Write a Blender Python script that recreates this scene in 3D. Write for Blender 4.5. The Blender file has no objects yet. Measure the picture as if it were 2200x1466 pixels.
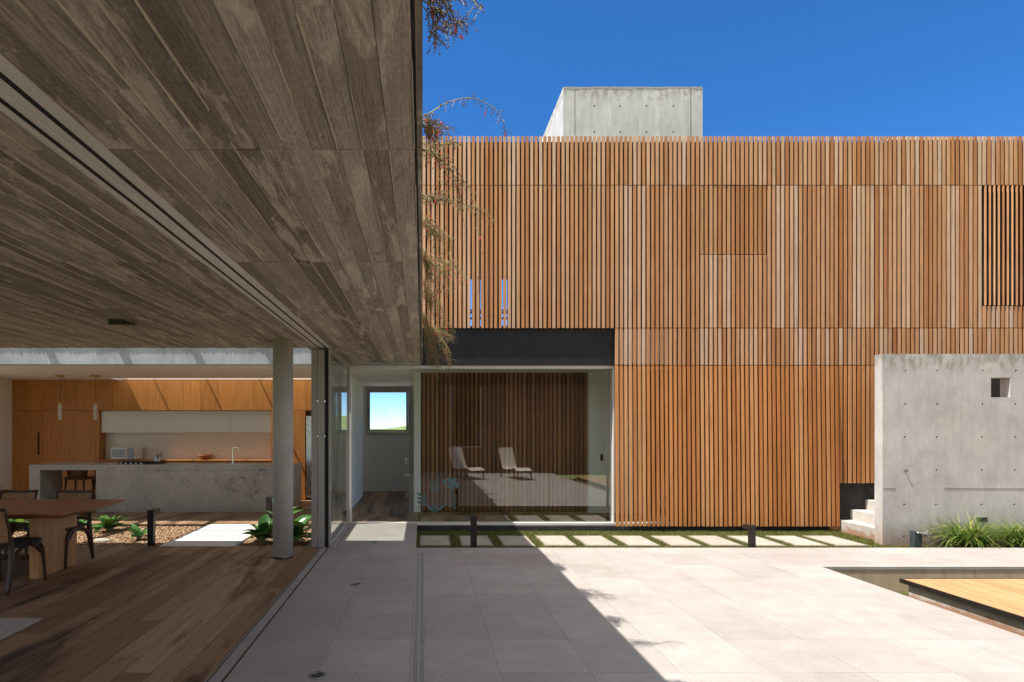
import bpy, math, random
import numpy as np
from mathutils import Vector, Matrix

R = math.radians
random.seed(7)
rng = np.random.default_rng(7)
scene = bpy.context.scene
COL = scene.collection

# ------------------------------------------------------------------ camera
CAM_H = 1.62
cam_d = bpy.data.cameras.new("camera")
cam = bpy.data.objects.new("camera", cam_d)
COL.objects.link(cam)
cam.location = (0, 0, CAM_H)
cam.rotation_euler = (R(90), 0, 0)
cam_d.sensor_width = 36.0
cam_d.lens = 1230 / 2200 * 36.0
cam_d.shift_x = (1100 - 908) / 2200
cam_d.shift_y = (921 - 733) / 2200
cam_d.clip_start = 0.05
cam_d.clip_end = 6000
scene.camera = cam

# ------------------------------------------------------------------ light
SUN = Vector((0.487, 0.12, -1.0))
world = bpy.data.worlds.new("World")
scene.world = world
world.use_nodes = True
wn = world.node_tree
sky = wn.nodes.new("ShaderNodeTexSky")
sky.sky_type = 'NISHITA'
sky.sun_disc = False
sky.sun_elevation = math.atan2(1.0, math.hypot(SUN.x, SUN.y))
sky.sun_rotation = math.atan2(-SUN.x, -SUN.y)
sky.altitude = 700
sky.air_density = 0.7
sky.dust_density = 0.0
sky.ozone_density = 8.0
wn.nodes["Background"].inputs[1].default_value = 0.085
hs = wn.nodes.new("ShaderNodeHueSaturation")
hs.inputs["Saturation"].default_value = 1.18
wn.links.new(sky.outputs[0], hs.inputs["Color"])

# unseen bright cloud, added overhead and behind the camera to fill the shade
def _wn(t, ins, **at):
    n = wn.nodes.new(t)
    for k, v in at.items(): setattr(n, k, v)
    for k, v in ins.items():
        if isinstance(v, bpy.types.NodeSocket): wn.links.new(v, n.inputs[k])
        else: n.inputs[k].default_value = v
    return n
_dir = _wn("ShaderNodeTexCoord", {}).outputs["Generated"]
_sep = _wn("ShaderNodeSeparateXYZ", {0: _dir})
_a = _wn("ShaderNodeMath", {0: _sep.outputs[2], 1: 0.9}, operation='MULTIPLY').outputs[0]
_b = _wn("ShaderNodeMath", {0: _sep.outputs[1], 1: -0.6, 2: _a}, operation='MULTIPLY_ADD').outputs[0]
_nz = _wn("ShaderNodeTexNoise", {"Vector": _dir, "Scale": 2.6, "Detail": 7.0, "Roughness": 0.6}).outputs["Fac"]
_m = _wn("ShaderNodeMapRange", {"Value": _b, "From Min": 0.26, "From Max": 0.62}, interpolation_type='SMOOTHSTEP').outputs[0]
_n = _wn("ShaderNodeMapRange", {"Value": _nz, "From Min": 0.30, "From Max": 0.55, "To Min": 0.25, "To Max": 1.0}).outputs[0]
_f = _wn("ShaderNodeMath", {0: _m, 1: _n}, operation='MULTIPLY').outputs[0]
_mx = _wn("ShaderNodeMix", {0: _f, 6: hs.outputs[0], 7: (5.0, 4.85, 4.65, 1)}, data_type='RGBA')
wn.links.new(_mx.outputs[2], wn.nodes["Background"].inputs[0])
sun_d = bpy.data.lights.new("sun", 'SUN')
sun_d.energy = 3.0
sun_d.angle = R(0.5)
sun_d.color = (1.0, 0.925, 0.83)
sun = bpy.data.objects.new("sun", sun_d)
COL.objects.link(sun)
sun.rotation_euler = SUN.to_track_quat('-Z', 'Y').to_euler()
sun.location = (-20, -5, 40)

scene.view_settings.view_transform = 'Standard'
scene.view_settings.look = 'None'
scene.view_settings.gamma = 1.0
scene.view_settings.use_curve_mapping = False
scene.view_settings.exposure = 1.52
scene.render.engine = 'CYCLES'
cy = scene.cycles
cy.use_denoising = True
cy.denoiser = 'OPENIMAGEDENOISE'
cy.max_bounces = 12
cy.diffuse_bounces = 8
cy.glossy_bounces = 6
cy.transparent_max_bounces = 24
cy.caustics_reflective = False
cy.caustics_refractive = False
cy.sample_clamp_indirect = 6.0


# ------------------------------------------------------------------ helpers
def P(px, py, Y):
    return Vector(((px - 908) / 1230 * Y, Y, CAM_H + (921 - py) / 1230 * Y))


def tag(o, label=None, cat=None, group=None, kind=None):
    if label: o["label"] = label
    if cat: o["category"] = cat
    if group: o["group"] = group
    if kind: o["kind"] = kind
    return o


def thing(name, loc, label, cat, group=None, rz=0.0):
    o = bpy.data.objects.new(name, None)
    COL.objects.link(o)
    o.location = loc
    o.rotation_euler = (0, 0, rz)
    o.empty_display_size = 0.1
    return tag(o, label, cat, group)


def world_loc(o):
    p = Vector((0, 0, 0))
    while o is not None:
        p += o.location
        o = o.parent
    return p


class MB:
    def __init__(self):
        self.v, self.f = [], []
        self.tone = {}

    def box(self, x0, x1, y0, y1, z0, z1):
        b = len(self.v)
        self.v += [(x0, y0, z0), (x1, y0, z0), (x1, y1, z0), (x0, y1, z0),
                   (x0, y0, z1), (x1, y0, z1), (x1, y1, z1), (x0, y1, z1)]
        self.f += [tuple(b + i for i in q) for q in
                   ((3, 2, 1, 0), (4, 5, 6, 7), (0, 1, 5, 4), (1, 2, 6, 5), (2, 3, 7, 6), (3, 0, 4, 7))]
        return self

    def hexa(self, pts):
        b = len(self.v)
        self.v += [tuple(p) for p in pts]
        self.f += [tuple(b + i for i in q) for q in
                   ((3, 2, 1, 0), (4, 5, 6, 7), (0, 1, 5, 4), (1, 2, 6, 5), (2, 3, 7, 6), (3, 0, 4, 7))]
        return self

    def quad(self, *pts):
        b = len(self.v)
        self.v += [tuple(p) for p in pts]
        self.f.append(tuple(range(b, b + len(pts))))
        return self

    def cyl(self, c, r, h, n=24, r2=None, axis='z'):
        r2 = r if r2 is None else r2
        b = len(self.v)
        for (rr, hh) in ((r, 0), (r2, h)):
            for i in range(n):
                a = 2 * math.pi * i / n
                u, w = rr * math.cos(a), rr * math.sin(a)
                if axis == 'z': p = (c[0] + u, c[1] + w, c[2] + hh)
                elif axis == 'y': p = (c[0] + u, c[1] + hh, c[2] - w)
                else: p = (c[0] + hh, c[1] + u, c[2] + w)
                self.v.append(p)
        for i in range(n):
            j = (i + 1) % n
            self.f.append((b + i, b + j, b + n + j, b + n + i))
        self.f.append(tuple(b + n + i for i in range(n)))
        self.f.append(tuple(b + n - 1 - i for i in range(n)))
        return self

    def lathe(self, c, prof, n=24):
        b = len(self.v)
        m = len(prof)
        for (r, z) in prof:
            for i in range(n):
                a = 2 * math.pi * i / n
                self.v.append((c[0] + r * math.cos(a), c[1] + r * math.sin(a), c[2] + z))
        for k in range(m - 1):
            for i in range(n):
                j = (i + 1) % n
                self.f.append((b + k * n + i, b + k * n + j, b + (k + 1) * n + j, b + (k + 1) * n + i))
        return self

    def tube(self, pts, rad, n=8, flat=1.0, cap=True):
        pts = [Vector(p) for p in pts]
        if not hasattr(rad, '__len__'):
            rad = [rad] * len(pts)
        b = len(self.v)
        prev = None
        for i, p in enumerate(pts):
            t = (pts[min(i + 1, len(pts) - 1)] - pts[max(i - 1, 0)])
            t = t.normalized() if t.length > 1e-9 else Vector((0, 0, 1))
            up = prev if prev is not None else (Vector((1, 0, 0)) if abs(t.x) < 0.9 else Vector((0, 1, 0)))
            u = (up - t * up.dot(t))
            u = u.normalized() if u.length > 1e-6 else t.orthogonal().normalized()
            w = t.cross(u)
            prev = u
            for k in range(n):
                a = 2 * math.pi * (k + 0.5) / n
                self.v.append(tuple(p + u * (rad[i] * math.cos(a)) + w * (rad[i] * flat * math.sin(a))))
        m = len(pts)
        for i in range(m - 1):
            for k in range(n):
                j = (k + 1) % n
                self.f.append((b + i * n + k, b + i * n + j, b + (i + 1) * n + j, b + (i + 1) * n + k))
        if cap:
            self.f.append(tuple(b + n - 1 - k for k in range(n)))
            self.f.append(tuple(b + (m - 1) * n + k for k in range(n)))
        return self

    def build(self, name, mat, parent=None, smooth=False, bevel=0.0, local=False, segs=2, sub=0):
        me = bpy.data.meshes.new(name)
        v = np.array(self.v, dtype=float).reshape(-1, 3)
        o = bpy.data.objects.new(name, me)
        COL.objects.link(o)
        if local:
            off = Vector((0, 0, 0))
        elif parent is not None:
            off = world_loc(parent)
        else:
            lo, hi = v.min(0), v.max(0)
            off = Vector(((lo[0] + hi[0]) / 2, (lo[1] + hi[1]) / 2, lo[2]))
            o.location = off
        v = v - np.array(off)
        me.from_pydata([tuple(p) for p in v.tolist()], [], self.f)
        me.update()
        if parent is not None:
            o.parent = parent
        me.materials.append(mat)
        if self.tone:
            at = me.attributes.new("tone", 'FLOAT', 'POINT')
            for i, t in self.tone.items():
                at.data[i].value = t
        if smooth:
            me.shade_smooth()
        if bevel > 0:
            m = o.modifiers.new("bevel", 'BEVEL')
            m.width = bevel
            m.segments = segs
            m.limit_method = 'ANGLE'
            m.angle_limit = R(40)
        if sub:
            m = o.modifiers.new("sub", 'SUBSURF')
            m.levels = m.render_levels = sub
        return o


def B(name, mat, box, parent=None, bevel=0.0, **k):
    return MB().box(*box).build(name, mat, parent, bevel=bevel, **k)


def kids(o):
    return [c for c in bpy.data.objects if c.parent == o]


def dup(o, parent=None):
    c = o.copy()
    COL.objects.link(c)
    c.parent = parent
    for ch in kids(o):
        dup(ch, c)
    return c


def bez(pts, n=16):
    """Catmull-Rom through the points."""
    P_ = [Vector(p) for p in pts]
    if len(P_) == 2:
        return [P_[0].lerp(P_[1], i / n) for i in range(n + 1)]
    out = []
    Q = [P_[0] * 2 - P_[1]] + P_ + [P_[-1] * 2 - P_[-2]]
    per = max(2, n // (len(P_) - 1))
    for i in range(1, len(Q) - 2):
        for k in range(per):
            t = k / per
            a, b_, c, d = Q[i - 1], Q[i], Q[i + 1], Q[i + 2]
            out.append(0.5 * ((2 * b_) + (c - a) * t + (2 * a - 5 * b_ + 4 * c - d) * t * t + (3 * b_ - a - 3 * c + d) * t ** 3))
    out.append(P_[-1])
    return out


# ------------------------------------------------------------------ materials
class Mat:
    def __init__(self, name, rough=0.6, metal=0.0, spec=0.5):
        self.m = bpy.data.materials.new(name)
        self.m.use_nodes = True
        self.t = self.m.node_tree
        self.b = self.t.nodes["Principled BSDF"]
        self.b.inputs["Roughness"].default_value = rough
        self.b.inputs["Metallic"].default_value = metal
        self.b.inputs["Specular IOR Level"].default_value = spec
        self._tc = None

    def nd(self, typ, ins=None, **at):
        n = self.t.nodes.new(typ)
        for k, v in at.items():
            setattr(n, k, v)
        for k, v in (ins or {}).items():
            if isinstance(v, bpy.types.NodeSocket):
                self.t.links.new(v, n.inputs[k])
            else:
                n.inputs[k].default_value = v
        return n

    def coord(self, scale=(1, 1, 1), kind="Object", rot=(0, 0, 0)):
        if self._tc is None:
            self._tc = self.nd("ShaderNodeTexCoord")
        return self.nd("ShaderNodeMapping", {"Vector": self._tc.outputs[kind], "Scale": scale, "Rotation": rot}).outputs[0]

    def noise(self, scale=5, stretch=(1, 1, 1), detail=4, rough=0.55, off=None, dist=0.0):
        vec = self.coord(stretch)
        if off is not None:
            vec = self.nd("ShaderNodeVectorMath", {0: vec, 1: off}, operation='ADD').outputs[0]
        return self.nd("ShaderNodeTexNoise", {"Vector": vec, "Scale": scale, "Detail": detail, "Roughness": rough, "Distortion": dist}).outputs["Fac"]

    def ramp(self, fac, stops, interp='LINEAR'):
        n = self.nd("ShaderNodeValToRGB", {"Fac": fac})
        cr = n.color_ramp
        cr.interpolation = interp
        while len(cr.elements) < len(stops):
            cr.elements.new(0.5)
        for e, (p, c) in zip(cr.elements, stops):
            e.position = p
            if not hasattr(c, '__len__'): c = (c, c, c)
            e.color = (*c, 1)
        return n.outputs[0]

    def mix(self, fac, a, b, mode='MIX'):
        n = self.nd("ShaderNodeMix", data_type='RGBA', blend_type=mode)
        for k, v in ((0, fac), (6, a), (7, b)):
            if isinstance(v, bpy.types.NodeSocket):
                self.t.links.new(v, n.inputs[k])
            elif k == 0:
                n.inputs[0].default_value = v
            else:
                n.inputs[k].default_value = (*v, 1) if len(v) == 3 else v
        return n.outputs[2]

    def math(self, op, a, b=0.0, clamp=False):
        n = self.nd("ShaderNodeMath", {0: a, 1: b}, operation=op)
        n.use_clamp = clamp
        return n.outputs[0]

    def island(self):
        return self.nd("ShaderNodeNewGeometry").outputs["Random Per Island"]

    def color(self, c):
        if isinstance(c, bpy.types.NodeSocket):
            self.t.links.new(c, self.b.inputs["Base Color"])
        else:
            self.b.inputs["Base Color"].default_value = (*c, 1)
        return self

    def rough(self, s):
        self.t.links.new(s, self.b.inputs["Roughness"])
        return self

    def bump(self, h, strength=0.3, dist=0.01):
        n = self.nd("ShaderNodeBump", {"Height": h, "Strength": strength, "Distance": dist})
        self.t.links.new(n.outputs[0], self.b.inputs["Normal"])
        return self


def plain(name, c, rough=0.5, metal=0.0, var=0.12, scale=6.0, bump=0.0, spec=0.5):
    M = Mat(name, rough, metal, spec)
    n = M.noise(scale, detail=5)
    lo = tuple(x * (1 - var) for x in c)
    hi = tuple(min(1, x * (1 + var)) for x in c)
    M.color(M.ramp(n, [(0.3, lo), (0.7, hi)]))
    M.rough(M.ramp(M.noise(scale * 3, off=(3, 1, 7)), [(0.3, max(0, rough - 0.06)), (0.7, min(1, rough + 0.06))]))
    if bump:
        M.bump(M.noise(scale * 12, detail=6), bump, 0.004)
    return M.m


def mat_concrete(name, base=(0.40, 0.40, 0.395), soil=None, streak=0.5, top=None):
    M = Mat(name, 0.85, 0, 0.25)
    big = M.noise(1.3, detail=6, rough=0.6)
    med = M.noise(5, (1, 1, 0.5), detail=7, rough=0.7, off=(4, 2, 9))
    st = M.noise(3.0, (5, 5, 0.35), detail=5, rough=0.6, off=(1, 8, 3))
    fine = M.noise(60, detail=4)
    d = tuple(x * 0.70 for x in base)
    l = tuple(min(1, x * 1.18) for x in base)
    c = M.ramp(big, [(0.36, d), (0.5, base), (0.64, l)])
    c = M.mix(0.5, c, M.ramp(med, [(0.34, tuple(x * 0.62 for x in base)), (0.66, tuple(x * 1.25 for x in base))]))
    c = M.mix(M.math('MULTIPLY', M.ramp(st, [(0.52, 0.0), (0.75, 1.0)]), streak), c, tuple(b_ * k for b_, k in zip(base, (0.66, 0.64, 0.60))))
    c = M.mix(M.math('MULTIPLY', M.ramp(M.noise(2.2, (1, 1, 1), detail=3, off=(11, 5, 2)), [(0.55, 0.0), (0.75, 1.0)]), 0.35), c,
              tuple(b_ * k for b_, k in zip(base, (1.02, 0.98, 0.88))))
    c = M.mix(0.25, c, M.ramp(fine, [(0.35, tuple(x * 0.72 for x in base)), (0.65, tuple(x * 1.2 for x in base))]))
    pit = M.nd("ShaderNodeTexVoronoi", {"Vector": M.coord(), "Scale": 16.0}).outputs["Distance"]
    pits = M.ramp(pit, [(0.03, 1.0), (0.07, 0.0)])
    c = M.mix(M.math('MULTIPLY', pits, 0.45), c, tuple(x * 0.4 for x in base))
    if soil is not None:
        sep = M.nd("ShaderNodeSeparateXYZ", {0: M.coord()})
        wob = M.math('MULTIPLY', M.noise(6, detail=5, off=(9, 9, 1)), 0.28)
        zz = M.math('SUBTRACT', sep.outputs[2], wob)
        c = M.mix(M.math('MULTIPLY', M.ramp(zz, [(0.0, 1.0), (soil, 0.0)]), 0.75), c, (0.30, 0.13, 0.055))
    if top is not None:
        sep2 = M.nd("ShaderNodeSeparateXYZ", {0: M.coord()})
        drip = M.noise(2.6, (4, 4, 0.5), detail=6, rough=0.7, off=(6, 2, 8))
        zz2 = M.math('ADD', sep2.outputs[2], M.math('MULTIPLY', drip, top[1] * 2.2))
        c = M.mix(M.math('MULTIPLY', M.ramp(M.math('SUBTRACT', zz2, top[0] + top[1] * 0.1), [(0.0, 0.0), (top[1], 1.0)]), M.ramp(M.noise(5, (2, 2, 1), detail=6, off=(1, 1, 8)), [(0.42, 0.0), (0.6, 0.75)])), c, tuple(b_ * k for b_, k in zip(base, (0.52, 0.48, 0.42))))
    M.color(c)
    h = M.math('ADD', M.math('MULTIPLY', fine, 0.4), M.math('SUBTRACT', med, pits))
    M.bump(h, 0.25, 0.006)
    return M.m


def mat_soffit():
    M = Mat("board_marked_concrete", 0.85, 0, 0.2)
    isl = M.island()
    tone = M.nd("ShaderNodeAttribute", attribute_name="tone").outputs["Fac"]
    off = M.nd("ShaderNodeCombineXYZ", {0: M.math('MULTIPLY', tone, 37.0), 1: M.math('MULTIPLY', isl, 91.0), 2: 0.0}).outputs[0]
    grain = M.noise(10, (8, 0.22, 1), detail=8, rough=0.7, off=off, dist=0.25)
    fine = M.noise(85, (1.6, 0.35, 1), detail=5, rough=0.7, off=off)
    cross = M.noise(16, (0.5, 6, 1), detail=4, rough=0.6, off=off)
    p1 = M.noise(2.3, (2.4, 0.42, 1), detail=8, rough=0.72, off=off, dist=0.5)
    p2 = M.noise(3.1, (2.0, 0.45, 1), detail=8, rough=0.72, off=(7, 3, 1), dist=0.6)
    sp = M.noise(9, (1, 0.55, 1), detail=3, rough=0.6, off=(5, 5, 5))
    big = M.noise(0.55, (1, 0.6, 1), detail=3, off=(1, 2, 3))
    c = M.ramp(tone, [(0.0, (0.285, 0.242, 0.192)), (0.35, (0.37, 0.318, 0.258)), (0.65, (0.44, 0.382, 0.315)), (1.0, (0.54, 0.48, 0.405))])
    c = M.mix(0.6, c, M.ramp(big, [(0.35, 0.82), (0.65, 1.18)]), 'MULTIPLY')
    c = M.mix(0.8, c, M.ramp(grain, [(0.30, (0.55, 0.54, 0.53)), (0.5, (0.97, 0.97, 0.97)), (0.70, (1.35, 1.33, 1.31))]), 'MULTIPLY')
    c = M.mix(0.35, c, M.ramp(cross, [(0.3, 0.7), (0.7, 1.25)]), 'MULTIPLY')
    c = M.mix(M.math('MULTIPLY', M.ramp(p2, [(0.55, 0.0), (0.63, 1.0)]), 0.55), c, (0.17, 0.138, 0.104))
    c = M.mix(M.math('MULTIPLY', M.ramp(p1, [(0.53, 0.0), (0.59, 0.8), (0.68, 1.0)]), 0.8), c, (0.74, 0.665, 0.555))
    c = M.mix(M.math('MULTIPLY', M.ramp(sp, [(0.655, 0.0), (0.69, 1.0)]), 0.6), c, (0.62, 0.56, 0.47))
    c = M.mix(0.6, c, M.ramp(fine, [(0.3, 0.55), (0.7, 1.4)]), 'MULTIPLY')
    M.color(c)
    M.bump(M.math('ADD', grain, M.math('MULTIPLY', fine, 0.6)), 0.7, 0.010)
    return M.m


def mat_slats(name, stops, grain_amt=0.5):
    M = Mat(name, 0.7, 0, 0.25)
    isl = M.island()
    off = M.nd("ShaderNodeCombineXYZ", {0: M.math('MULTIPLY', isl, 41.0), 1: M.math('MULTIPLY', isl, 13.0), 2: M.math('MULTIPLY', isl, 67.0)}).outputs[0]
    c = M.ramp(isl, stops)
    g = M.noise(10, (6, 6, 0.25), detail=6, rough=0.6, off=off, dist=0.3)
    g2 = M.noise(1.6, (2, 2, 0.6), detail=6, rough=0.65, off=off)
    c = M.mix(grain_amt, c, M.ramp(g, [(0.3, (0.62, 0.56, 0.50)), (0.55, (1, 1, 1)), (0.75, (1.22, 1.2, 1.18))]), 'MULTIPLY')
    c = M.mix(0.5, c, M.ramp(g2, [(0.3, (0.70, 0.66, 0.62)), (0.7, (1.24, 1.22, 1.2))]), 'MULTIPLY')
    M.color(c)
    M.bump(g, 0.25, 0.003)
    return M.m


def mat_planks(name, stops, along='y', stain=0.75, rough=0.55):
    M = Mat(name, rough, 0, 0.3)
    isl = M.island()
    off = M.nd("ShaderNodeCombineXYZ", {0: M.math('MULTIPLY', isl, 53.0), 1: M.math('MULTIPLY', isl, 29.0), 2: 0.0}).outputs[0]
    s = (7, 0.35, 1) if along == 'y' else (0.35, 7, 1)
    g = M.noise(7, s, detail=8, rough=0.65, off=off, dist=0.6)
    f = M.noise(30, s, detail=3, off=off)
    k = M.noise(1.1, (2.2, 0.45, 1) if along == 'y' else (0.45, 2.2, 1), detail=6, rough=0.65, off=(3, 4, 0), dist=0.8)
    c = M.ramp(isl, stops)
    c = M.mix(0.6, c, M.ramp(g, [(0.3, (0.55, 0.5, 0.46)), (0.5, (1, 1, 1)), (0.75, (1.25, 1.22, 1.2))]), 'MULTIPLY')
    c = M.mix(0.3, c, M.ramp(f, [(0.3, 0.6), (0.7, 1.3)]), 'MULTIPLY')
    c = M.mix(M.math('MULTIPLY', M.ramp(k, [(0.52, 0.0), (0.66, 1.0)]), stain), c, (0.035, 0.022, 0.014))
    M.color(c)
    M.rough(M.ramp(g, [(0.3, rough + 0.12), (0.7, rough - 0.08)]))
    M.bump(M.math('ADD', g, f), 0.15, 0.003)
    return M.m


def mat_veneer(name, a, b, grain_axis='z', rough=0.42):
    M = Mat(name, rough, 0, 0.35)
    rnd = M.nd("ShaderNodeObjectInfo").outputs["Random"]
    off = M.nd("ShaderNodeCombineXYZ", {0: M.math('MULTIPLY', rnd, 31.0), 1: 0.0, 2: M.math('MULTIPLY', rnd, 17.0)}).outputs[0]
    s = {'z': (5, 5, 0.35), 'x': (0.35, 5, 5), 'y': (5, 0.35, 5)}[grain_axis]
    g = M.noise(5, s, detail=7, rough=0.6, off=off, dist=0.5)
    f = M.noise(28, s, detail=3, off=off)
    c = M.ramp(g, [(0.28, a), (0.72, b)])
    c = M.mix(0.3, c, M.ramp(f, [(0.3, 0.7), (0.7, 1.25)]), 'MULTIPLY')
    c = M.mix(0.6, c, M.ramp(rnd, [(0.0, 0.80), (1.0, 1.14)]), 'MULTIPLY')
    M.color(c)
    M.bump(f, 0.06, 0.002)
    return M.m


def mat_paving():
    M = Mat("granite_paving", 0.75, 0, 0.3)
    tc = M.nd("ShaderNodeTexCoord")
    geo = M.nd("ShaderNodeNewGeometry").outputs["Position"]
    sep = M.nd("ShaderNodeSeparateXYZ", {0: geo})
    tx = M.math('DIVIDE', M.math('ADD', sep.outputs[0], 0.690 + 6.02), 0.602)
    ty = M.math('DIVIDE', M.math('ADD', sep.outputs[1], -0.188 + 6.02), 0.602)
    fx = M.math('ABSOLUTE', M.math('SUBTRACT', M.math('FRACT', tx), 0.5))
    fy = M.math('ABSOLUTE', M.math('SUBTRACT', M.math('FRACT', ty), 0.5))
    edge = M.math('MAXIMUM', fx, fy)
    joint = M.ramp(edge, [(0.4942, 0.0), (0.4968, 1.0)])
    cell = M.nd("ShaderNodeCombineXYZ", {0: M.math('FLOOR', tx), 1: M.math('FLOOR', ty), 2: 0.0}).outputs[0]
    wn_ = M.nd("ShaderNodeTexWhiteNoise", {"Vector": cell}, noise_dimensions='3D').outputs["Value"]
    def nz(scale, det, off, rough=0.6):
        v = M.nd("ShaderNodeVectorMath", {0: geo, 1: off}, operation='ADD').outputs[0]
        return M.nd("ShaderNodeTexNoise", {"Vector": v, "Scale": scale, "Detail": det, "Roughness": rough}).outputs["Fac"]
    c = M.ramp(wn_, [(0.0, (0.333, 0.315, 0.307)), (0.5, (0.358, 0.341, 0.333)), (1.0, (0.380, 0.364, 0.356))])
    c = M.mix(0.8, c, M.ramp(nz(0.9, 6, (0, 0, 0), 0.65), [(0.3, (0.86, 0.84, 0.82)), (0.6, (1.03, 1.03, 1.03)), (0.8, (1.08, 1.08, 1.08))]), 'MULTIPLY')
    c = M.mix(0.65, c, M.ramp(nz(5, 5, (7, 3, 0)), [(0.3, (0.88, 0.85, 0.81)), (0.7, (1.06, 1.06, 1.06))]), 'MULTIPLY')
    grain = nz(110, 3, (1, 1, 1))
    c = M.mix(0.75, c, M.ramp(grain, [(0.3, (0.62, 0.58, 0.55)), (0.5, (1, 1, 1)), (0.7, (1.2, 1.2, 1.2))]), 'MULTIPLY')
    jn = M.math('MULTIPLY', joint, M.ramp(nz(2.5, 3, (4, 4, 4)), [(0.35, 0.15), (0.65, 0.65)]))
    blot = M.ramp(nz(2.1, 6, (2, 9, 0), 0.7), [(0.56, 0.0), (0.72, 1.0)])
    c = M.mix(M.math('MULTIPLY', blot, 0.28), c, (0.235, 0.19, 0.15))
    c = M.mix(jn, c, (0.15, 0.115, 0.09))
    M.color(c)
    M.bump(M.math('SUBTRACT', M.math('MULTIPLY', grain, 0.35), joint), 0.4, 0.003)
    return M.m


def mat_granite():
    M = Mat("grey_granite", 0.3, 0, 0.4)
    v = M.nd("ShaderNodeTexVoronoi", {"Vector": M.coord(), "Scale": 150.0}).outputs["Color"]
    sp = M.nd("ShaderNodeSeparateColor", {0: v}).outputs[0]
    n1 = M.noise(40, detail=5, rough=0.7)
    n2 = M.noise(2.2, detail=6, rough=0.6, off=(2, 6, 1))
    c = M.ramp(sp, [(0.0, (0.20, 0.185, 0.16)), (0.2, (0.36, 0.34, 0.305)), (0.85, (0.44, 0.42, 0.38)), (1.0, (0.54, 0.52, 0.475))])
    c = M.mix(0.6, c, M.ramp(n1, [(0.35, (0.75, 0.75, 0.75)), (0.65, (1.2, 1.2, 1.2))]), 'MULTIPLY')
    c = M.mix(0.7, c, M.ramp(n2, [(0.3, (0.75, 0.75, 0.75)), (0.7, (1.2, 1.2, 1.2))]), 'MULTIPLY')
    w = M.noise(1.1, (1, 1, 1.6), detail=9, rough=0.62, off=(9, 0, 4), dist=1.2)
    crack = M.ramp(M.math('ABSOLUTE', M.math('SUBTRACT', w, 0.5)), [(0.0, 1.0), (0.010, 0.0)])
    gate = M.ramp(M.noise(1.4, off=(0, 7, 7)), [(0.54, 0.0), (0.60, 1.0)])
    c = M.mix(M.math('MULTIPLY', M.math('MULTIPLY', crack, gate), 0.9), c, (0.03, 0.028, 0.025))
    M.color(c)
    return M.m


def mat_glass(name, tint=(0.93, 0.97, 0.95), f0=0.04, rough=0.0, k=1.0):
    m = bpy.data.materials.new(name)
    m.use_nodes = True
    t = m.node_tree
    t.nodes.clear()
    out = t.nodes.new("ShaderNodeOutputMaterial")
    tr = t.nodes.new("ShaderNodeBsdfTransparent")
    tr.inputs[0].default_value = (*tint, 1)
    gl = t.nodes.new("ShaderNodeBsdfGlossy")
    gl.inputs["Roughness"].default_value = rough
    lw = t.nodes.new("ShaderNodeLayerWeight")
    lw.inputs[0].default_value = 0.5
    p = t.nodes.new("ShaderNodeMath"); p.operation = 'POWER'; p.inputs[1].default_value = 5.0
    a = t.nodes.new("ShaderNodeMath"); a.operation = 'MULTIPLY_ADD'; a.inputs[1].default_value = k * (1 - f0); a.inputs[2].default_value = f0
    mx = t.nodes.new("ShaderNodeMixShader")
    L = t.links.new
    L(lw.outputs["Facing"], p.inputs[0]); L(p.outputs[0], a.inputs[0]); L(a.outputs[0], mx.inputs[0])
    L(tr.outputs[0], mx.inputs[1]); L(gl.outputs[0], mx.inputs[2]); L(mx.outputs[0], out.inputs[0])
    return m


def mat_leafy(name, stops, rough=0.45, trans=0.3, by='island'):
    M = Mat(name, rough, 0, 0.4)
    isl = M.island()
    c = M.ramp(isl, stops)
    c = M.mix(0.35, c, M.ramp(M.noise(40, detail=3), [(0.3, 0.65), (0.7, 1.3)]), 'MULTIPLY')
    M.color(c)
    t = M.t
    tl = M.nd("ShaderNodeBsdfTranslucent", {"Color": c})
    mx = M.nd("ShaderNodeMixShader", {0: trans, 1: M.b.outputs[0], 2: tl.outputs[0]})
    t.links.new(mx.outputs[0], t.nodes["Material Output"].inputs[0])
    return M.m


def mat_hanging_leather(name):
    return plain(name, (0.16, 0.06, 0.025), 0.5, 0, 0.25, 12, 0.15)


CONC = mat_concrete("fair_faced_concrete", (0.485, 0.474, 0.470), soil=0.52, top=(2.98, 0.16))
CONC_TANK = mat_concrete("weathered_tank_concrete", (0.585, 0.575, 0.568), streak=0.9, top=(1.94, 0.16))
CONC_PLAIN = mat_concrete("grey_concrete", (0.40, 0.385, 0.36))
CONC_COL = mat_concrete("column_concrete", (0.55, 0.505, 0.445), streak=0.2)
CONC_STEP = mat_concrete("step_concrete", (0.50, 0.475, 0.44), soil=0.05)
CONC_BED = mat_concrete("stained_concrete", (0.50, 0.405, 0.295), soil=0.16, streak=1.0)
CONC_BEAM = mat_concrete("beam_concrete", (0.50, 0.545, 0.585), streak=0.6)
SOFFIT = mat_soffit()
SLAT_HI = mat_slats("cedar_slats_weathered", [(0.0, (0.374, 0.159, 0.061)), (0.2, (0.468, 0.227, 0.102)), (0.5, (0.520, 0.285, 0.149)), (0.75, (0.556, 0.333, 0.195)), (0.9, (0.572, 0.372, 0.242)), (1.0, (0.593, 0.425, 0.321))])
SLAT_MID = mat_slats("cedar_slats_tan", [(0.0, (0.381, 0.166, 0.066)), (0.25, (0.474, 0.233, 0.102)), (0.6, (0.515, 0.280, 0.141)), (0.9, (0.556, 0.337, 0.200)), (1.0, (0.577, 0.380, 0.255))])
SLAT_LO = mat_slats("cedar_slats_orange", [(0.0, (0.426, 0.167, 0.053)), (0.4, (0.520, 0.224, 0.076)), (0.8, (0.567, 0.268, 0.103)), (1.0, (0.593, 0.315, 0.143))])
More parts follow.
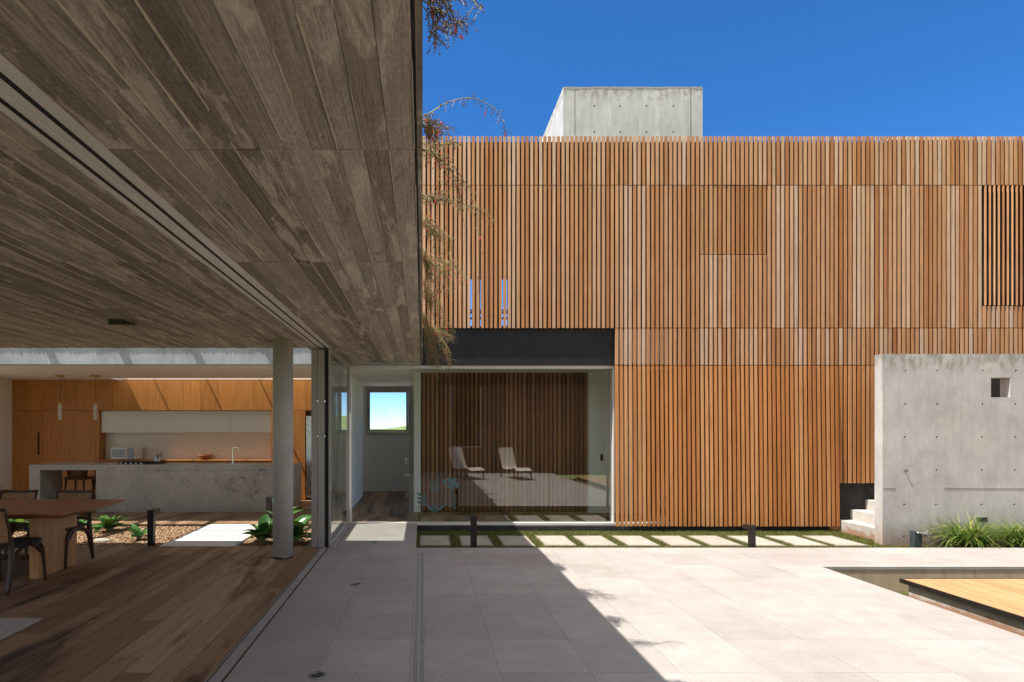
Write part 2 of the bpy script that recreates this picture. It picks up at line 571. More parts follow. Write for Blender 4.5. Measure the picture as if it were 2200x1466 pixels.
SLAT_SHUT = mat_slats("cedar_slats_reddish", [(0.0, (0.37, 0.152, 0.052)), (0.4, (0.44, 0.208, 0.086)), (1.0, (0.51, 0.285, 0.145))])
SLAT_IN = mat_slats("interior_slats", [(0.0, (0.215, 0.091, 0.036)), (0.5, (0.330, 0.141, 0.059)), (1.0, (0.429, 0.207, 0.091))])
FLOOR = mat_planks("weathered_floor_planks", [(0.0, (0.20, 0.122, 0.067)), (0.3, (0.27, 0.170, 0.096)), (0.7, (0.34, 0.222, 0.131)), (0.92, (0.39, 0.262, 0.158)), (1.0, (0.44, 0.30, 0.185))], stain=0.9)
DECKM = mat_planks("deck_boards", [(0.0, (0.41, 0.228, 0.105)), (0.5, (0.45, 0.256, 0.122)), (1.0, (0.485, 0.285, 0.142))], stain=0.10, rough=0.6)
VENEER = mat_veneer("freijo_veneer", (0.44, 0.168, 0.036), (0.62, 0.285, 0.080))
TABLEW = mat_veneer("table_wood", (0.31, 0.112, 0.034), (0.47, 0.19, 0.066), 'x', 0.35)
TLEG = mat_veneer("table_leg_wood", (0.52, 0.235, 0.082), (0.70, 0.37, 0.16), 'z', 0.5)
CHAIRW = mat_veneer("dark_chair_wood", (0.044, 0.022, 0.013), (0.094, 0.050, 0.027), 'z', 0.35)
CANE = plain("woven_cane", (0.36, 0.19, 0.085), 0.7, 0, 0.3, 60, 0.4)
CUSHION = plain("dark_leather", (0.040, 0.036, 0.030), 0.5, 0, 0.25, 20, 0.1)
LEATHER = mat_hanging_leather("brown_leather")
PAVING = mat_paving()
GRANITE = mat_granite()
WHITE = plain("white_plaster", (0.86, 0.845, 0.82), 0.85, 0, 0.03, 2.0, 0.05)
CEILW = plain("white_ceiling", (0.85, 0.82, 0.775), 0.9, 0, 0.03, 1.5)
GREYWALL = plain("grey_plaster", (0.66, 0.655, 0.64), 0.85, 0, 0.04, 2.0, 0.05)
LACQ = plain("white_lacquer", (0.86, 0.84, 0.81), 0.35, 0, 0.02, 2)
SPLASH = plain("beige_backsplash", (0.76, 0.72, 0.66), 0.4, 0, 0.03, 2)
ALU = plain("champagne_aluminium", (0.40, 0.375, 0.34), 0.42, 0.25, 0.06, 3)
ALUW = plain("white_aluminium", (0.72, 0.69, 0.66), 0.4, 0.0, 0.04, 3)
STEEL = plain("stainless_steel", (0.52, 0.52, 0.52), 0.3, 1.0, 0.1, 8)
CHROME = plain("chrome", (0.75, 0.76, 0.78), 0.12, 1.0, 0.05, 8)
BLACK = plain("black_paint", (0.012, 0.012, 0.013), 0.5, 0, 0.3, 5, 0.05)
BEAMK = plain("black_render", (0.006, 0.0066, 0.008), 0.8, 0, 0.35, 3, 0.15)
PLINTH = plain("black_plinth", (0.030, 0.029, 0.028), 0.9, 0, 0.45, 4, 0.3)
BACKING = plain("dark_backing", (0.022, 0.014, 0.010), 0.9, 0, 0.3, 3)
GASKET = plain("black_gasket", (0.010, 0.010, 0.010), 0.6, 0, 0.2, 5)
BRONZE = plain("bronze_metal", (0.045, 0.036, 0.032), 0.45, 0.6, 0.2, 8)
BRASS = plain("brushed_brass", (0.52, 0.31, 0.11), 0.3, 1.0, 0.1, 10)
FROST = mat_glass("ribbed_pendant_glass", (0.80, 0.75, 0.70), 0.10, 0.15)
GLASS = mat_glass("clear_glass", (0.93, 0.97, 0.945), 0.11)
GLASS_SIDE = mat_glass("green_tinted_glass", (0.98, 0.999, 0.985), 0.03)
GLASS_LOW = mat_glass("low_reflection_glass", (0.998, 1.0, 0.998), 0.004, 0.0, 0.5)
SKYGLASS = mat_glass("skylight_glass", (0.97, 0.985, 0.98), 0.04)
DECAL = plain("teal_vinyl", (0.09, 0.16, 0.16), 0.6, 0, 0.1, 20)
def mat_stone():
    M = Mat("white_stepping_stone", 0.8, 0, 0.25)
    rnd = M.nd("ShaderNodeObjectInfo").outputs["Random"]
    off = M.nd("ShaderNodeCombineXYZ", {0: M.math('MULTIPLY', rnd, 23.0), 1: M.math('MULTIPLY', rnd, 71.0), 2: 0.0}).outputs[0]
    c = M.ramp(rnd, [(0.0, (0.35, 0.325, 0.29)), (1.0, (0.41, 0.385, 0.35))])
    c = M.mix(0.8, c, M.ramp(M.noise(5, detail=6, rough=0.65, off=off), [(0.3, (0.78, 0.74, 0.68)), (0.6, (1.05, 1.05, 1.05))]), 'MULTIPLY')
    c = M.mix(0.5, c, M.ramp(M.noise(90, detail=3, off=off), [(0.3, 0.7), (0.7, 1.2)]), 'MULTIPLY')
    sp = M.nd("ShaderNodeSeparateXYZ", {0: M.coord()})
    e = M.math('MAXIMUM', M.math('DIVIDE', M.math('ABSOLUTE', sp.outputs[0]), 0.235), M.math('DIVIDE', M.math('ABSOLUTE', sp.outputs[1]), 0.39))
    e = M.math('ADD', e, M.math('MULTIPLY', M.noise(8, detail=5, off=off), 0.22))
    c = M.mix(M.math('MULTIPLY', M.ramp(e, [(0.98, 0.0), (1.10, 1.0)]), 0.55), c, (0.16, 0.13, 0.085))
    M.color(c); M.bump(M.noise(90, detail=4, off=off), 0.3, 0.003)
    return M.m


STONE = mat_stone()
SLABW = plain("white_garden_slab", (0.70, 0.68, 0.645), 0.8, 0, 0.05, 8, 0.15)
SOIL = plain("red_soil", (0.20, 0.085, 0.038), 0.95, 0, 0.35, 9, 0.6)
TURF = plain("turf_earth", (0.075, 0.085, 0.022), 0.95, 0, 0.4, 14, 0.6)
FIELD = plain("green_field", (0.155, 0.215, 0.06), 0.95, 0, 0.35, 0.35, 0.2)
RUGM = plain("woven_rug", (0.55, 0.49, 0.41), 0.95, 0, 0.35, 70, 0.8)
SHARP = plain("grey_metal", (0.25, 0.25, 0.26), 0.4, 0.8, 0.1, 6)
PVC = plain("dark_slate_tap_block", (0.045, 0.062, 0.066), 0.55, 0, 0.2, 9, 0.1)
MESHF = plain("beige_mesh_fabric", (0.70, 0.64, 0.55), 0.8, 0, 0.08, 50, 0.2)
FLOWER = plain("red_flower", (0.70, 0.055, 0.03), 0.5, 0, 0.3, 30)
STEMM = mat_leafy("olive_stem", [(0.0, (0.150, 0.150, 0.044)), (0.5, (0.264, 0.220, 0.079)), (1.0, (0.456, 0.369, 0.124))], 0.6, 0.15)
BUDM = mat_leafy("brown_bud", [(0.0, (0.150, 0.068, 0.042)), (0.5, (0.255, 0.112, 0.060)), (1.0, (0.360, 0.240, 0.135))], 0.6, 0.1)
LEAF = mat_leafy("broad_leaf", [(0.0, (0.037, 0.106, 0.027)), (0.5, (0.069, 0.181, 0.044)), (0.85, (0.106, 0.250, 0.056)), (1.0, (0.300, 0.425, 0.062))], 0.28, 0.25)
GRASSM = mat_leafy("lawn_grass", [(0.0, (0.075, 0.095, 0.018)), (0.45, (0.125, 0.155, 0.028)), (0.8, (0.19, 0.19, 0.05)), (1.0, (0.32, 0.26, 0.115))], 0.6, 0.3)
TUFTM = mat_leafy("tuft_blade", [(0.0, (0.047, 0.101, 0.019)), (0.4, (0.101, 0.196, 0.030)), (0.75, (0.203, 0.290, 0.047)), (1.0, (0.459, 0.405, 0.135))], 0.4, 0.3)


def mat_gravel():
    M = Mat("brown_gravel", 0.8, 0, 0.25)
    c = M.ramp(M.island(), [(0.0, (0.16, 0.085, 0.045)), (0.35, (0.30, 0.175, 0.095)), (0.7, (0.42, 0.27, 0.155)), (1.0, (0.55, 0.43, 0.31))])
    c = M.mix(0.35, c, M.ramp(M.noise(90, detail=3), [(0.3, 0.65), (0.7, 1.3)]), 'MULTIPLY')
    return M.color(c).m


GRAVEL = mat_gravel()

# ================================================================== SETTING
# ---- terrain: one sheet out to the horizon, with a low hill behind the house
def terrain():
    xs = np.concatenate([np.linspace(-2500, -300, 12), np.linspace(-260, 260, 66), np.linspace(300, 2500, 12)])
    ys = np.concatenate([np.linspace(-2500, -200, 8), np.linspace(-150, 20, 12), np.linspace(24, 300, 70), np.linspace(330, 2500, 14)])
    V, F = [], []
    nx, ny = len(xs), len(ys)
    for y in ys:
        for x in xs:
            d = max(0.0, y - 24)
            z = -0.42
            ramp = min(1.0, d / 95)
            ramp = ramp * ramp * (3 - 2 * ramp)
            fall = math.exp(-max(0.0, d - 120) / 500)
            z += ramp * fall * (3.0 + 0.10 * max(-14, min(30, x)) + 0.25 * math.sin(x * 0.21 + y * 0.05) + 0.2 * math.sin(x * 0.53 - y * 0.11))
            V.append((x, y, z))
    for j in range(ny - 1):
        for i in range(nx - 1):
            a = j * nx + i
            F.append((a, a + 1, a + nx + 1, a + nx))
    mb = MB(); mb.v, mb.f = V, F
    return tag(mb.build("ground", FIELD, smooth=True), "green field rising to a low hill behind the house", None, None, "structure")


terrain()

YG = 9.88           # glass front plane
YS = 9.65           # front face of the timber slats
SLAB_B, SLAB_T = 2.73, 3.22

# ---- paving (with the sunken bed and drain left open)
DR0, DR1 = -0.072, 0.014
pv = MB()
pv.box(-1.255, DR0, -1.9, 7.78, -0.12, 0)
pv.box(DR0, DR1, 7.41, 7.78, -0.12, 0)
pv.box(DR1, 4.68, -1.9, 7.78, -0.12, 0)
pv.box(4.68, 14, 6.71, 7.78, -0.035, 0)
pv.box(-1.255, -0.095, 7.784, 9.80, -0.12, 0)
pv.box(-16, -9.25, -4, 6.5, -0.12, -0.005)  # unseen outdoor paving, added to bounce light into the dining room
pv.box(-9.25, -1.4, -5, -1.95, -0.12, -0.005)
tag(pv.build("paving", PAVING), "pale granite paving of the courtyard", None, None, "structure")
tag(B("bounce_slab", CONC_PLAIN, (-22, 14, 16.3, 26, -0.5, -0.10)), "unseen grey slab added behind the house to bounce neutral light", None, None, "structure")  # unseen slab, added so the hall gets neutral bounce instead of green
tag(B("side_path", CONC_PLAIN, (-22, -9.5, 6.6, 16.2, -0.5, -0.10)), "grey path beside the kitchen", None, None, "structure")
B("drain_bed", BLACK, (DR0, DR1, -1.9, 7.41, -0.12, -0.05))["kind"] = "structure"

# ---- lawn earth under the stepping stones, red soil beside the wall
tag(B("lawn_ground", TURF, (-0.095, 7.9, 7.784, 9.70, -0.40, -0.12)), "grass strip earth along the house", None, None, "structure")
tag(B("soil", SOIL, (7.9, 14, 7.784, 9.70, -0.40, -0.125)), "red soil bed under the grass tufts", None, None, "structure")
tag(B("bed_ground", TURF, (4.75, 14, -1.9, 6.714, -0.60, -0.29)), "sunken lawn beside the paving", None, None, "structure")
tag(B("garden_ground", SOIL, (-9.2, -1.60, 7.893, 9.70, -0.30, -0.055)), "soil of the indoor garden bed", None, None, "structure")

# ---- timber floors as separate planks over a dark base
def planks(mb, x0, x1, y0, y1, w=0.2, z=0.0):
    x = x0
    while x < x1 - 0.02:
        xe = min(x + w, x1)
        y = y0 - random.uniform(0, 1.8)
        while y < y1:
            L = random.uniform(1.3, 3.2)
            a, b = max(y, y0), min(y + L, y1)
            if b - a > 0.05:
                mb.box(x + 0.0028, xe - 0.0028, a + 0.0025, b - 0.0025, -0.02, z - random.uniform(0, 0.0012))
            y += L
        x = xe


fl = MB()
planks(fl, -9.2, -1.395, -1.9, 7.888, 0.2)
planks(fl, -9.2, -1.62, 9.722, 13.2, 0.2)
planks(fl, -1.44, 5.2, 9.92, 11.12, 0.2)
planks(fl, -1.44, 5.2, 11.12, 14.8, 0.2)
planks(fl, -4.5, -1.44, 13.58, 14.8, 0.2)
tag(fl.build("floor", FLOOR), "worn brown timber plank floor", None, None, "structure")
bs = MB()
bs.box(-9.2, -1.395, -1.9, 7.888, -0.3, -0.018)
bs.box(-9.2, -1.45, 9.72, 13.2, -0.3, -0.018)
bs.box(-1.44, 7.0, 9.86, 15.0, -0.3, -0.018)
bs.box(-4.5, -1.45, 13.58, 15.0, -0.3, -0.018)
tag(bs.build("floor_base", BACKING), "dark joint base under the planks", None, None, "structure")

# ================================================================== ROOF SLAB
roof = thing("concrete_roof", (-4.6, 3.0, SLAB_B), "heavy board-marked concrete roof slab over the dining room, underside in shade", "roof")
sb = MB()
sb.box(-9.4, 0, -1.9, 7.89, SLAB_B + 0.03, SLAB_T)
sb.box(-1.62, 0, 7.89, 9.708, SLAB_B + 0.03, SLAB_T)
sb.build("slab", CONC_PLAIN, roof)
TRK0, TRK1 = -1.468, -1.252
sf = MB()
fin = MB()
JO = [-1.9, -0.78, 0.75, 2.28, 3.81, 5.40, 6.93, 8.46, 9.708]


def boards(x0, x1, ymax, w=0.101, notch=None):
    n = round((x1 - x0) / w)
    ww = (x1 - x0) / n
    for i in range(n):
        a, b = x0 + i * ww, x0 + (i + 1) * ww
        bt = random.random()
        for k in range(len(JO) - 1):
            ya, yb = JO[k], min(JO[k + 1], ymax)
            if yb <= ya: continue
            if random.random() < 0.05 and yb - ya > 1.2:
                ym = ya + random.uniform(0.4, 0.8) * (yb - ya)
                segs = [(ya, ym), (ym, yb)]
            else:
                segs = [(ya, yb)]
            for (s, e) in segs:
                dz = random.uniform(-0.004, 0.004)
                tn = min(1.0, max(0.0, bt + random.uniform(-0.10, 0.10)))
                for q in range(8): sf.tone[len(sf.v) + q] = tn
                sf.box(a + 0.0011, b - 0.0011, s + 0.0008, e - 0.0008, SLAB_B + dz, SLAB_B + 0.032)
                r = random.random()
                if r < 0.8:
                    # ragged cement fin along the joint
                    y = s
                    while y < e - 0.02:
                        L = min(random.uniform(0.05, 0.35), e - y)
                        if random.random() < 0.75:
                            h = random.uniform(0.001, 0.005)
                            wd = random.uniform(0.0008, 0.0024)
                            fin.box(b - wd, b + wd, y, y + L, SLAB_B - 0.0035 - h, SLAB_B + 0.01)
                        y += L


boards(TRK1, -0.032, 9.708)
boards(-9.4, TRK0, 7.885)
# drip groove and edge strip along the free edge
for k in range(len(JO) - 1):
    sf.box(-0.021, 0.0, JO[k] + 0.0005, JO[k + 1] - 0.0005, SLAB_B - 0.001, SLAB_B + 0.032)
sf.build("soffit", SOFFIT, roof)
fin.build("joint_fins", mat_concrete("cement_fin", (0.58, 0.52, 0.43)), roof)

# wedge shaped vent under the ceiling
vt = MB()
yn, yf, xl, xr, zn = 5.81, 6.11, -3.19, -3.035, SLAB_B - 0.055
b0 = len(vt.v)
vt.v += [(xl, yn, SLAB_B), (xr, yn, SLAB_B), (xl, yn, zn), (xr, yn, zn), (xl, yf, SLAB_B - 0.005), (xr, yf, SLAB_B - 0.005)]
vt.f += [(0, 2, 3, 1), (2, 4, 5, 3), (1, 3, 5), (0, 4, 2), (0, 1, 5, 4)]
tag(vt.build("ceiling_vent", BRONZE), "small dark wedge shaped vent under the concrete ceiling", "vent")

# ceiling track of the sliding doors
ct = thing("ceiling_track", (-1.36, 3, SLAB_B), "pale double track for sliding doors set in the concrete ceiling", "track")
m = MB()
m.box(-1.306, -1.2535, -1.9, 9.74, SLAB_B - 0.006, SLAB_B + 0.029)
m.box(-1.4665, -1.437, -1.9, 7.885, SLAB_B - 0.006, SLAB_B + 0.029)
m.box(-1.447, -1.4445, -1.9, 7.885, SLAB_B - 0.010, SLAB_B - 0.006)
m.build("edge_profile", ALUW, ct)
m = MB()
m.box(-1.411, -1.337, -1.9, 7.885, SLAB_B - 0.003, SLAB_B + 0.029)
m.box(-1.385, -1.381, -1.9, 7.885, SLAB_B - 0.006, SLAB_B - 0.0031)
m.build("centre_rail", ALUW, ct)
m = MB()
m.box(-1.3365, -1.3065, -1.9, 7.885, SLAB_B - 0.0005, SLAB_B + 0.029)
m.box(-1.4365, -1.4115, -1.9, 7.885, SLAB_B - 0.0005, SLAB_B + 0.029)
m.build("groove", GASKET, ct)

# floor track
ft = thing("floor_track", (-1.33, 3, 0), "dark double floor track between timber floor and paving", "track")
m = MB()
m.box(-1.367, -1.300, -1.9, 7.80, -0.02, -0.0008)
m.build("stone_strip", PAVING, ft)
m = MB()
for a in (-1.393, -1.369, -1.299, -1.271):
    m.box(a - 0.0022, a + 0.0022, -1.9, 9.8, -0.03, 0.0018)
m.box(-1.269, -1.257, -1.9, 9.8, -0.03, 0.001)
m.build("rail", ALU, ft)
m = MB()
m.box(-1.3908, -1.3712, -1.9, 7.80, -0.03, -0.014)
m.box(-1.2968, -1.2732, -1.9, 7.80, -0.03, -0.014)
m.build("groove", GASKET, ft)
B("track_sill", ALU, (-1.60, -1.30, 7.802, 9.80, -0.03, -0.003), ft)

# concrete column
cc = MB()
cy0, cx0, cr = 7.2, -1.756, 0.125
cc.cyl((cx0, cy0, 0), cr, SLAB_B + 0.01, 48)
colm = tag(cc.build("concrete_column", CONC_COL, smooth=False, bevel=0.0), "round grey concrete column standing on the timber floor", "column")
for p in colm.data.polygons:
    p.use_smooth = len(p.vertices) == 4
m = MB()
pr = []
for i in range(48):
    a = 2 * math.pi * i / 48
    pr.append((cx0 + (cr + 0.002) * math.cos(a), cy0 + (cr + 0.002) * math.sin(a), 0.022 + 0.010 * math.sin(3 * a + 1) + random.uniform(-0.006, 0.006)))
n0 = len(m.v)
for p in pr:
    m.v += [(p[0], p[1], 0.0), p]
for i in range(48):
    j = (i + 1) % 48
    m.f.append((2 * i, 2 * j, 2 * j + 1, 2 * i + 1))
m.build("base_joint", PLINTH, colm)

# ================================================================== SLIDING DOORS (stacked) and fixed side glass
def glass_door(name, x0, x1, y0, y1, z0, z1, label, st=0.055, frame=ALU, glass=GLASS_LOW):
    t = thing(name, ((x0 + x1) / 2, y0, z0), label, "sliding door", "stacked sliding doors")
    m = MB()
    m.box(x0, x1, y0, y0 + st, z0, z1)
    m.box(x0, x1, y1 - st, y1, z0, z1)
    m.box(x0 + 0.001, x1 - 0.001, y0 + st, y1 - st, z0, z0 + 0.07)
    m.box(x0 + 0.001, x1 - 0.001, y0 + st, y1 - st, z1 - 0.07, z1)
    m.build("frame", frame, t, bevel=0.002)
    xm = (x0 + x1) / 2
    B("pane", glass, (xm - 0.005, xm + 0.005, y0 + st, y1 - st, z0 + 0.07, z1 - 0.07), t)
    return t


d1 = glass_door("sliding_door", -1.519, -1.438, 7.81, 9.70, 0.0, 2.69, "aluminium sliding door leaf seen edge-on, next to the concrete column")
d2 = glass_door("sliding_door", -1.4275, -1.340, 7.81, 9.70, 0.0, 2.69, "aluminium sliding door leaf seen edge-on, between the other two leaves")
m = MB()
for xx in (-1.4325, -1.3345):
    for zz in (0.55, 1.5, 1.98):
        m.box(xx - 0.004, xx + 0.004, 7.812, 7.82, zz, zz + 0.025)
m.build("latch", CHROME, d2)
B("brush_seal", GASKET, (-1.334, -1.284, 7.83, 7.88, 0, 2.69), d2)
d3 = glass_door("sliding_door", -1.282, -1.250, 7.80, 9.76, 0.0, 2.728, "glass door leaf of greenish glass showing its face toward the courtyard", 0.035, ALU, GLASS_SIDE)
B("hinge", ALU, (-1.250, -1.205, 7.80, 9.76, 0.0, 0.02), d3)

# ================================================================== HOUSE
house = thing("slatted_house", (3, 12, -0.12), "two storey house clad in vertical cedar slats facing the courtyard", "house")


def slat_run(mb, x0, x1, z0, z1, pitch=0.0756, w=0.048, y=YS, d=0.022, tilt=0.0, jit=0.0012, skip=()):
    i0 = math.ceil((x0 - 0.012) / pitch)
    x = i0 * pitch
    while x + w <= x1 + 0.002:
        if not any(a - 0.02 < x + w / 2 < b + 0.02 for a, b in skip):
            dx = random.uniform(-jit, jit)
            dy = random.uniform(-0.002, 0.002)
            e = random.uniform(-0.002, 0.002)
            a, b = x + dx, x + w + dx
            ya, yb = y + dy, y + dy + d
            t = tilt
            ox = random.uniform(-0.003, 0.003)
            mb.hexa([(a + ox, ya - t, z0 + e), (b + ox, ya - t, z0 + e), (b + ox, yb - t, z0 + e), (a + ox, yb - t, z0 + e),
                     (a, ya, z1 + e), (b, ya, z1 + e), (b, yb, z1 + e), (a, yb, z1 + e)])
        x += pitch


Z1, Z2, Z3, Z4, Z5 = 6.547, 5.723, 3.315, 2.687, -0.022
g = 0.006
XR = 12.2
SH1 = (4.668, 5.767); SH2 = (9.49, 11.0)
m = MB(); slat_run(m, -1.6, XR, Z2 + g, Z1); m.build("parapet_slats", SLAT_HI, house)
m = MB(); slat_run(m, -1.6, 3.24, Z3, Z2 - g); m.build("upper_slats", SLAT_MID, house)
m = MB(); slat_run(m, -9.3, -1.66, Z3, 4.1); m.build("upper_slats", SLAT_MID, house)
for xa, xb in ((3.25, SH1[0] - 0.008), (SH1[1] + 0.03, SH2[0] - 0.008), (SH2[1] + 0.03, XR)):
    m = MB(); slat_run(m, xa, xb, Z3 + g, Z2 - g); m.build("upper_slats", SLAT_HI, house)
m = MB(); slat_run(m, SH1[0] - 0.03, SH1[1] + 0.03, Z3 + g, 4.554 - g); m.build("upper_slats", SLAT_HI, house)
m = MB(); slat_run(m, SH1[0] - 0.03, SH1[1] + 0.03, 4.554 + g, Z2 - g, y=YS + 0.004); s1 = m.build("shutter", SLAT_SHUT, house)
s1["label"] = "reddish closed slatted shutter set flush in the facade"
m = MB(); slat_run(m, SH2[0] - 0.03, SH2[1] + 0.03, Z3 + g, 3.69 - g); m.build("upper_slats", SLAT_HI, house)
m = MB()
x = SH2[0] - 0.022
while x < SH2[1]:
    a = R(-52)
    c, s = math.cos(a), math.sin(a)
    w2, d2_ = 0.0135, 0.009
    pts = []
    for zz in (3.69 + g, Z2 - g):
        for (u, v_) in ((-w2, -d2_), (w2, -d2_), (w2, d2_), (-w2, d2_)):
            pts.append((x + 0.02 + u * c - v_ * s, YS + 0.004 + u * s + v_ * c, zz))
    m.hexa(pts)
    x += 0.0756
s2 = m.build("shutter", SLAT_SHUT, house)
s2["label"] = "slatted shutter with its slats turned open showing dark gaps"
m = MB(); slat_run(m, 3.25, XR, Z4 + g, Z3 - g); m.build("band_slats", SLAT_HI, house)
m = MB(); slat_run(m, 3.25, 7.02, Z5, Z4 - g, tilt=0.045); m.build("lower_slats", SLAT_LO, house)
m = MB(); slat_run(m, 7.02, 8.25, 0.70, Z4 - g); m.build("lower_slats", SLAT_LO, house)
# timber rails behind the slats
m = MB()
for z in (Z2, Z4):
    m.box(-1.6 if z > 4 else 3.28, XR, YS + 0.024, YS + 0.036, z - 0.035, z + 0.035)
m.box(3.28, XR, YS + 0.024, YS + 0.036, Z3 - 0.035, Z3 + 0.035)
for z in (6.25, 5.35, 4.55, 3.62):
    m.box(-9.3 if z < 4 else -1.6, XR, YS + 0.024, YS + 0.036, z - 0.012, z + 0.012)
m.build("rail", BACKING, house)
# dark wall behind the slats, pierced by an opening that shows the sky
WB0, WB1 = 9.98, 10.14
m = MB()
m.box(-1.5, 0.83, WB0, WB1, 3.36, 6.40)
m.box(1.50, XR, WB0, WB1, 3.36, 6.40)
m.box(0.83, 1.50, WB0, WB1, 4.26, 6.40)
for xx in (0.945, 1.125, 1.30):
    m.box(xx - 0.060, xx + 0.060, WB0 + 0.002, WB1, 3.36, 4.26)
m.box(4.3, XR, WB0 - 0.22, WB0 - 0.06, -0.1, 3.36)
m.box(4.3, 4.4, WB0 - 0.06, 11.1, -0.1, 2.71)
m.build("wall", BACKING, house)
m = MB()
m.box(-1.5, XR, 16.0, 16.2, 3.0, 3.75)
m.box(-1.5, 0.9, 16.0, 16.2, 3.75, 6.4)
m.box(3.4, XR, 16.0, 16.2, 3.75, 6.4)
m.box(XR - 0.2, XR, WB1, 16.0, -0.1, 6.4)
m.box(-1.5, -1.3, WB1, 16.0, 3.36, 6.4)
m.box(0.87, 0.9, WB1, 16.0, 3.36, 3.40)
m.build("rear_wall", GREYWALL, house)
m = MB()
m.box(0.83, 1.50, WB0 - 0.03, WB0 - 0.001, 3.52, 3.555)
m.box(0.83, 1.50, WB0 - 0.03, WB0 - 0.001, 3.62, 3.655)
m.build("balustrade_rail", BLACK, house)
m = MB()
m.box(-1.5, XR, YS + 0.10, 16.2, 6.40, 6.50)
m.build("roof", BACKING, house)
B("roof_flashing", ALUW, (7.95, 9.4, 9.75, 10.1, 6.54, 6.575), house)
# first floor slab and the beam in front of it
B("floor_slab", GREYWALL, (-1.5, XR, 9.90, 16.2, 2.72, 3.36), house)
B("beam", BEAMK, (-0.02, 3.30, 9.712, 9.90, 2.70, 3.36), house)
bb = B("beam", CONC_BEAM, (-9.3, -0.021, 9.702, 9.90, 2.71, 3.36), house)
bb["label"] = "raw pale concrete beam lit through the skylight"
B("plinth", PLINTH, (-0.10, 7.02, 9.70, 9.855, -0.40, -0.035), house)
B("recess_shade_panel", PLINTH, (7.05, 8.26, 9.74, 9.757, -0.40, 0.9), house)  # dark panel standing in for the shade below the short slats
B("recess_shade_panel", BACKING, (8.27, 12, 9.64, 9.73, -0.40, 2.66), house)  # dark panel standing in for a shaded recess behind the wall opening

# ---- glass front with the sliding glass door
gf = thing("glass_front", (1.6, YG, 0), "frameless glass front reflecting the courtyard and two loungers", "glass wall")
m = MB()
m.box(-1.25, 4.3, 9.78, 9.93, 2.645, 2.70)
m.box(3.262, 3.287, 9.80, 9.93, 0, 2.645)
m.box(-1.25, -1.226, 9.80, 9.93, 0, 2.645)
m.build("frame", ALUW, gf, bevel=0.003)
m = MB()
m.box(-1.25, 4.3, 9.79, 9.94, -0.034, 0.006)
m.build("sill", ALUW, gf, bevel=0.003)
for a, b, dy in ((-0.22, 1.005, 0), (1.011, 2.18, 0), (2.186, 3.262, 0), (3.29, 4.28, 0)):
    B("pane", GLASS, (a, b, YG - 0.004 + dy, YG + 0.004 + dy, 0.006, 2.645), gf)
B("pane_edge", CHROME, (-0.224, -0.2205, YG - 0.006, YG + 0.006, 0.006, 2.645), gf)
lk = MB()
lk.box(-0.30, -0.265, YG - 0.022, YG + 0.022, 1.02, 1.13)
lk.build("handle", CHROME, gf, bevel=0.004)
B("handle", CHROME, (-0.31, -0.235, YG - 0.01, YG + 0.01, 0.80, 0.835), gf, bevel=0.003)
# teal plant stickers on the glass
dc = MB()
YD = YG - 0.0060


_lk = [0]
def sticker_leaf(c, ang, L, W):
    _lk[0] += 1
    YD_ = YD - 0.00012 * _lk[0]
    n = 7
    pts = []
    for i in range(n + 1):
        t = i / n
        w = W * math.sin(math.pi * t ** 0.8)
        pts.append((t * L, w))
    pts = pts + [(p[0], -p[1]) for p in reversed(pts[1:-1])]
    ca, sa = math.cos(ang), math.sin(ang)
    fr = [(c[0] + p[0] * ca - p[1] * sa, YD_, c[1] + p[0] * sa + p[1] * ca) for p in pts]
    bk = [(q[0], YD_ + 0.00008, q[2]) for q in fr]
    b = len(dc.v); k = len(fr)
    dc.v += fr + bk
    dc.f.append(tuple(b + i for i in range(k)))
    dc.f.append(tuple(b + k + k - 1 - i for i in range(k)))
    for i in range(k):
        j = (i + 1) % k
        dc.f.append((b + i, b + k + i, b + k + j, b + j))


for (px, base, top, kind) in ((906, 1100, 1062, 0), (936, 1110, 1035, 1), (972, 1112, 1040, 2)):
    x = (px - 908) / 1230 * YG
    z0, z1 = CAM_H - (base - 921) / 1230 * YG, CAM_H - (top - 921) / 1230 * YG
    dc.tube(bez([(x, YD, z0), (x + 0.03, YD, (z0 + z1) / 2), (x - 0.02 if kind == 1 else x, YD, z1)], 8), 0.004, 4, 0.3)
    if kind == 0:
        for k in range(6):
            sticker_leaf((x, z0 + 0.1 + 0.035 * k), R(90) + (R(55) if k % 2 else -R(55)), 0.10, 0.022)
    if kind == 1:
        sticker_leaf((x, z0 + 0.09), R(35), 0.22, 0.028); sticker_leaf((x, z0 + 0.08), R(145), 0.22, 0.028); sticker_leaf((x, z0 + 0.12), R(112), 0.16, 0.024)
        for k in range(10):
            sticker_leaf((x - 0.015, z1 - 0.02 - 0.02 * k), R(90) + (1 if k % 2 else -1) * R(50 + 2 * k), 0.10, 0.012)
    if kind == 2:
        for k in range(20):
            a = random.uniform(0, 6.28); r_ = random.uniform(0.01, 0.12)
            sticker_leaf((x + r_ * math.cos(a), z1 + 0.02 + r_ * math.sin(a)), random.uniform(0, 6.28), 0.075, 0.025)
        for k in range(8):
            sticker_leaf((x + 0.005, z0 + 0.14 + 0.035 * k), R(90) + (R(60) if k % 2 else -R(60)), 0.085, 0.012)
dc.build("flower_sticker", DECAL, gf)

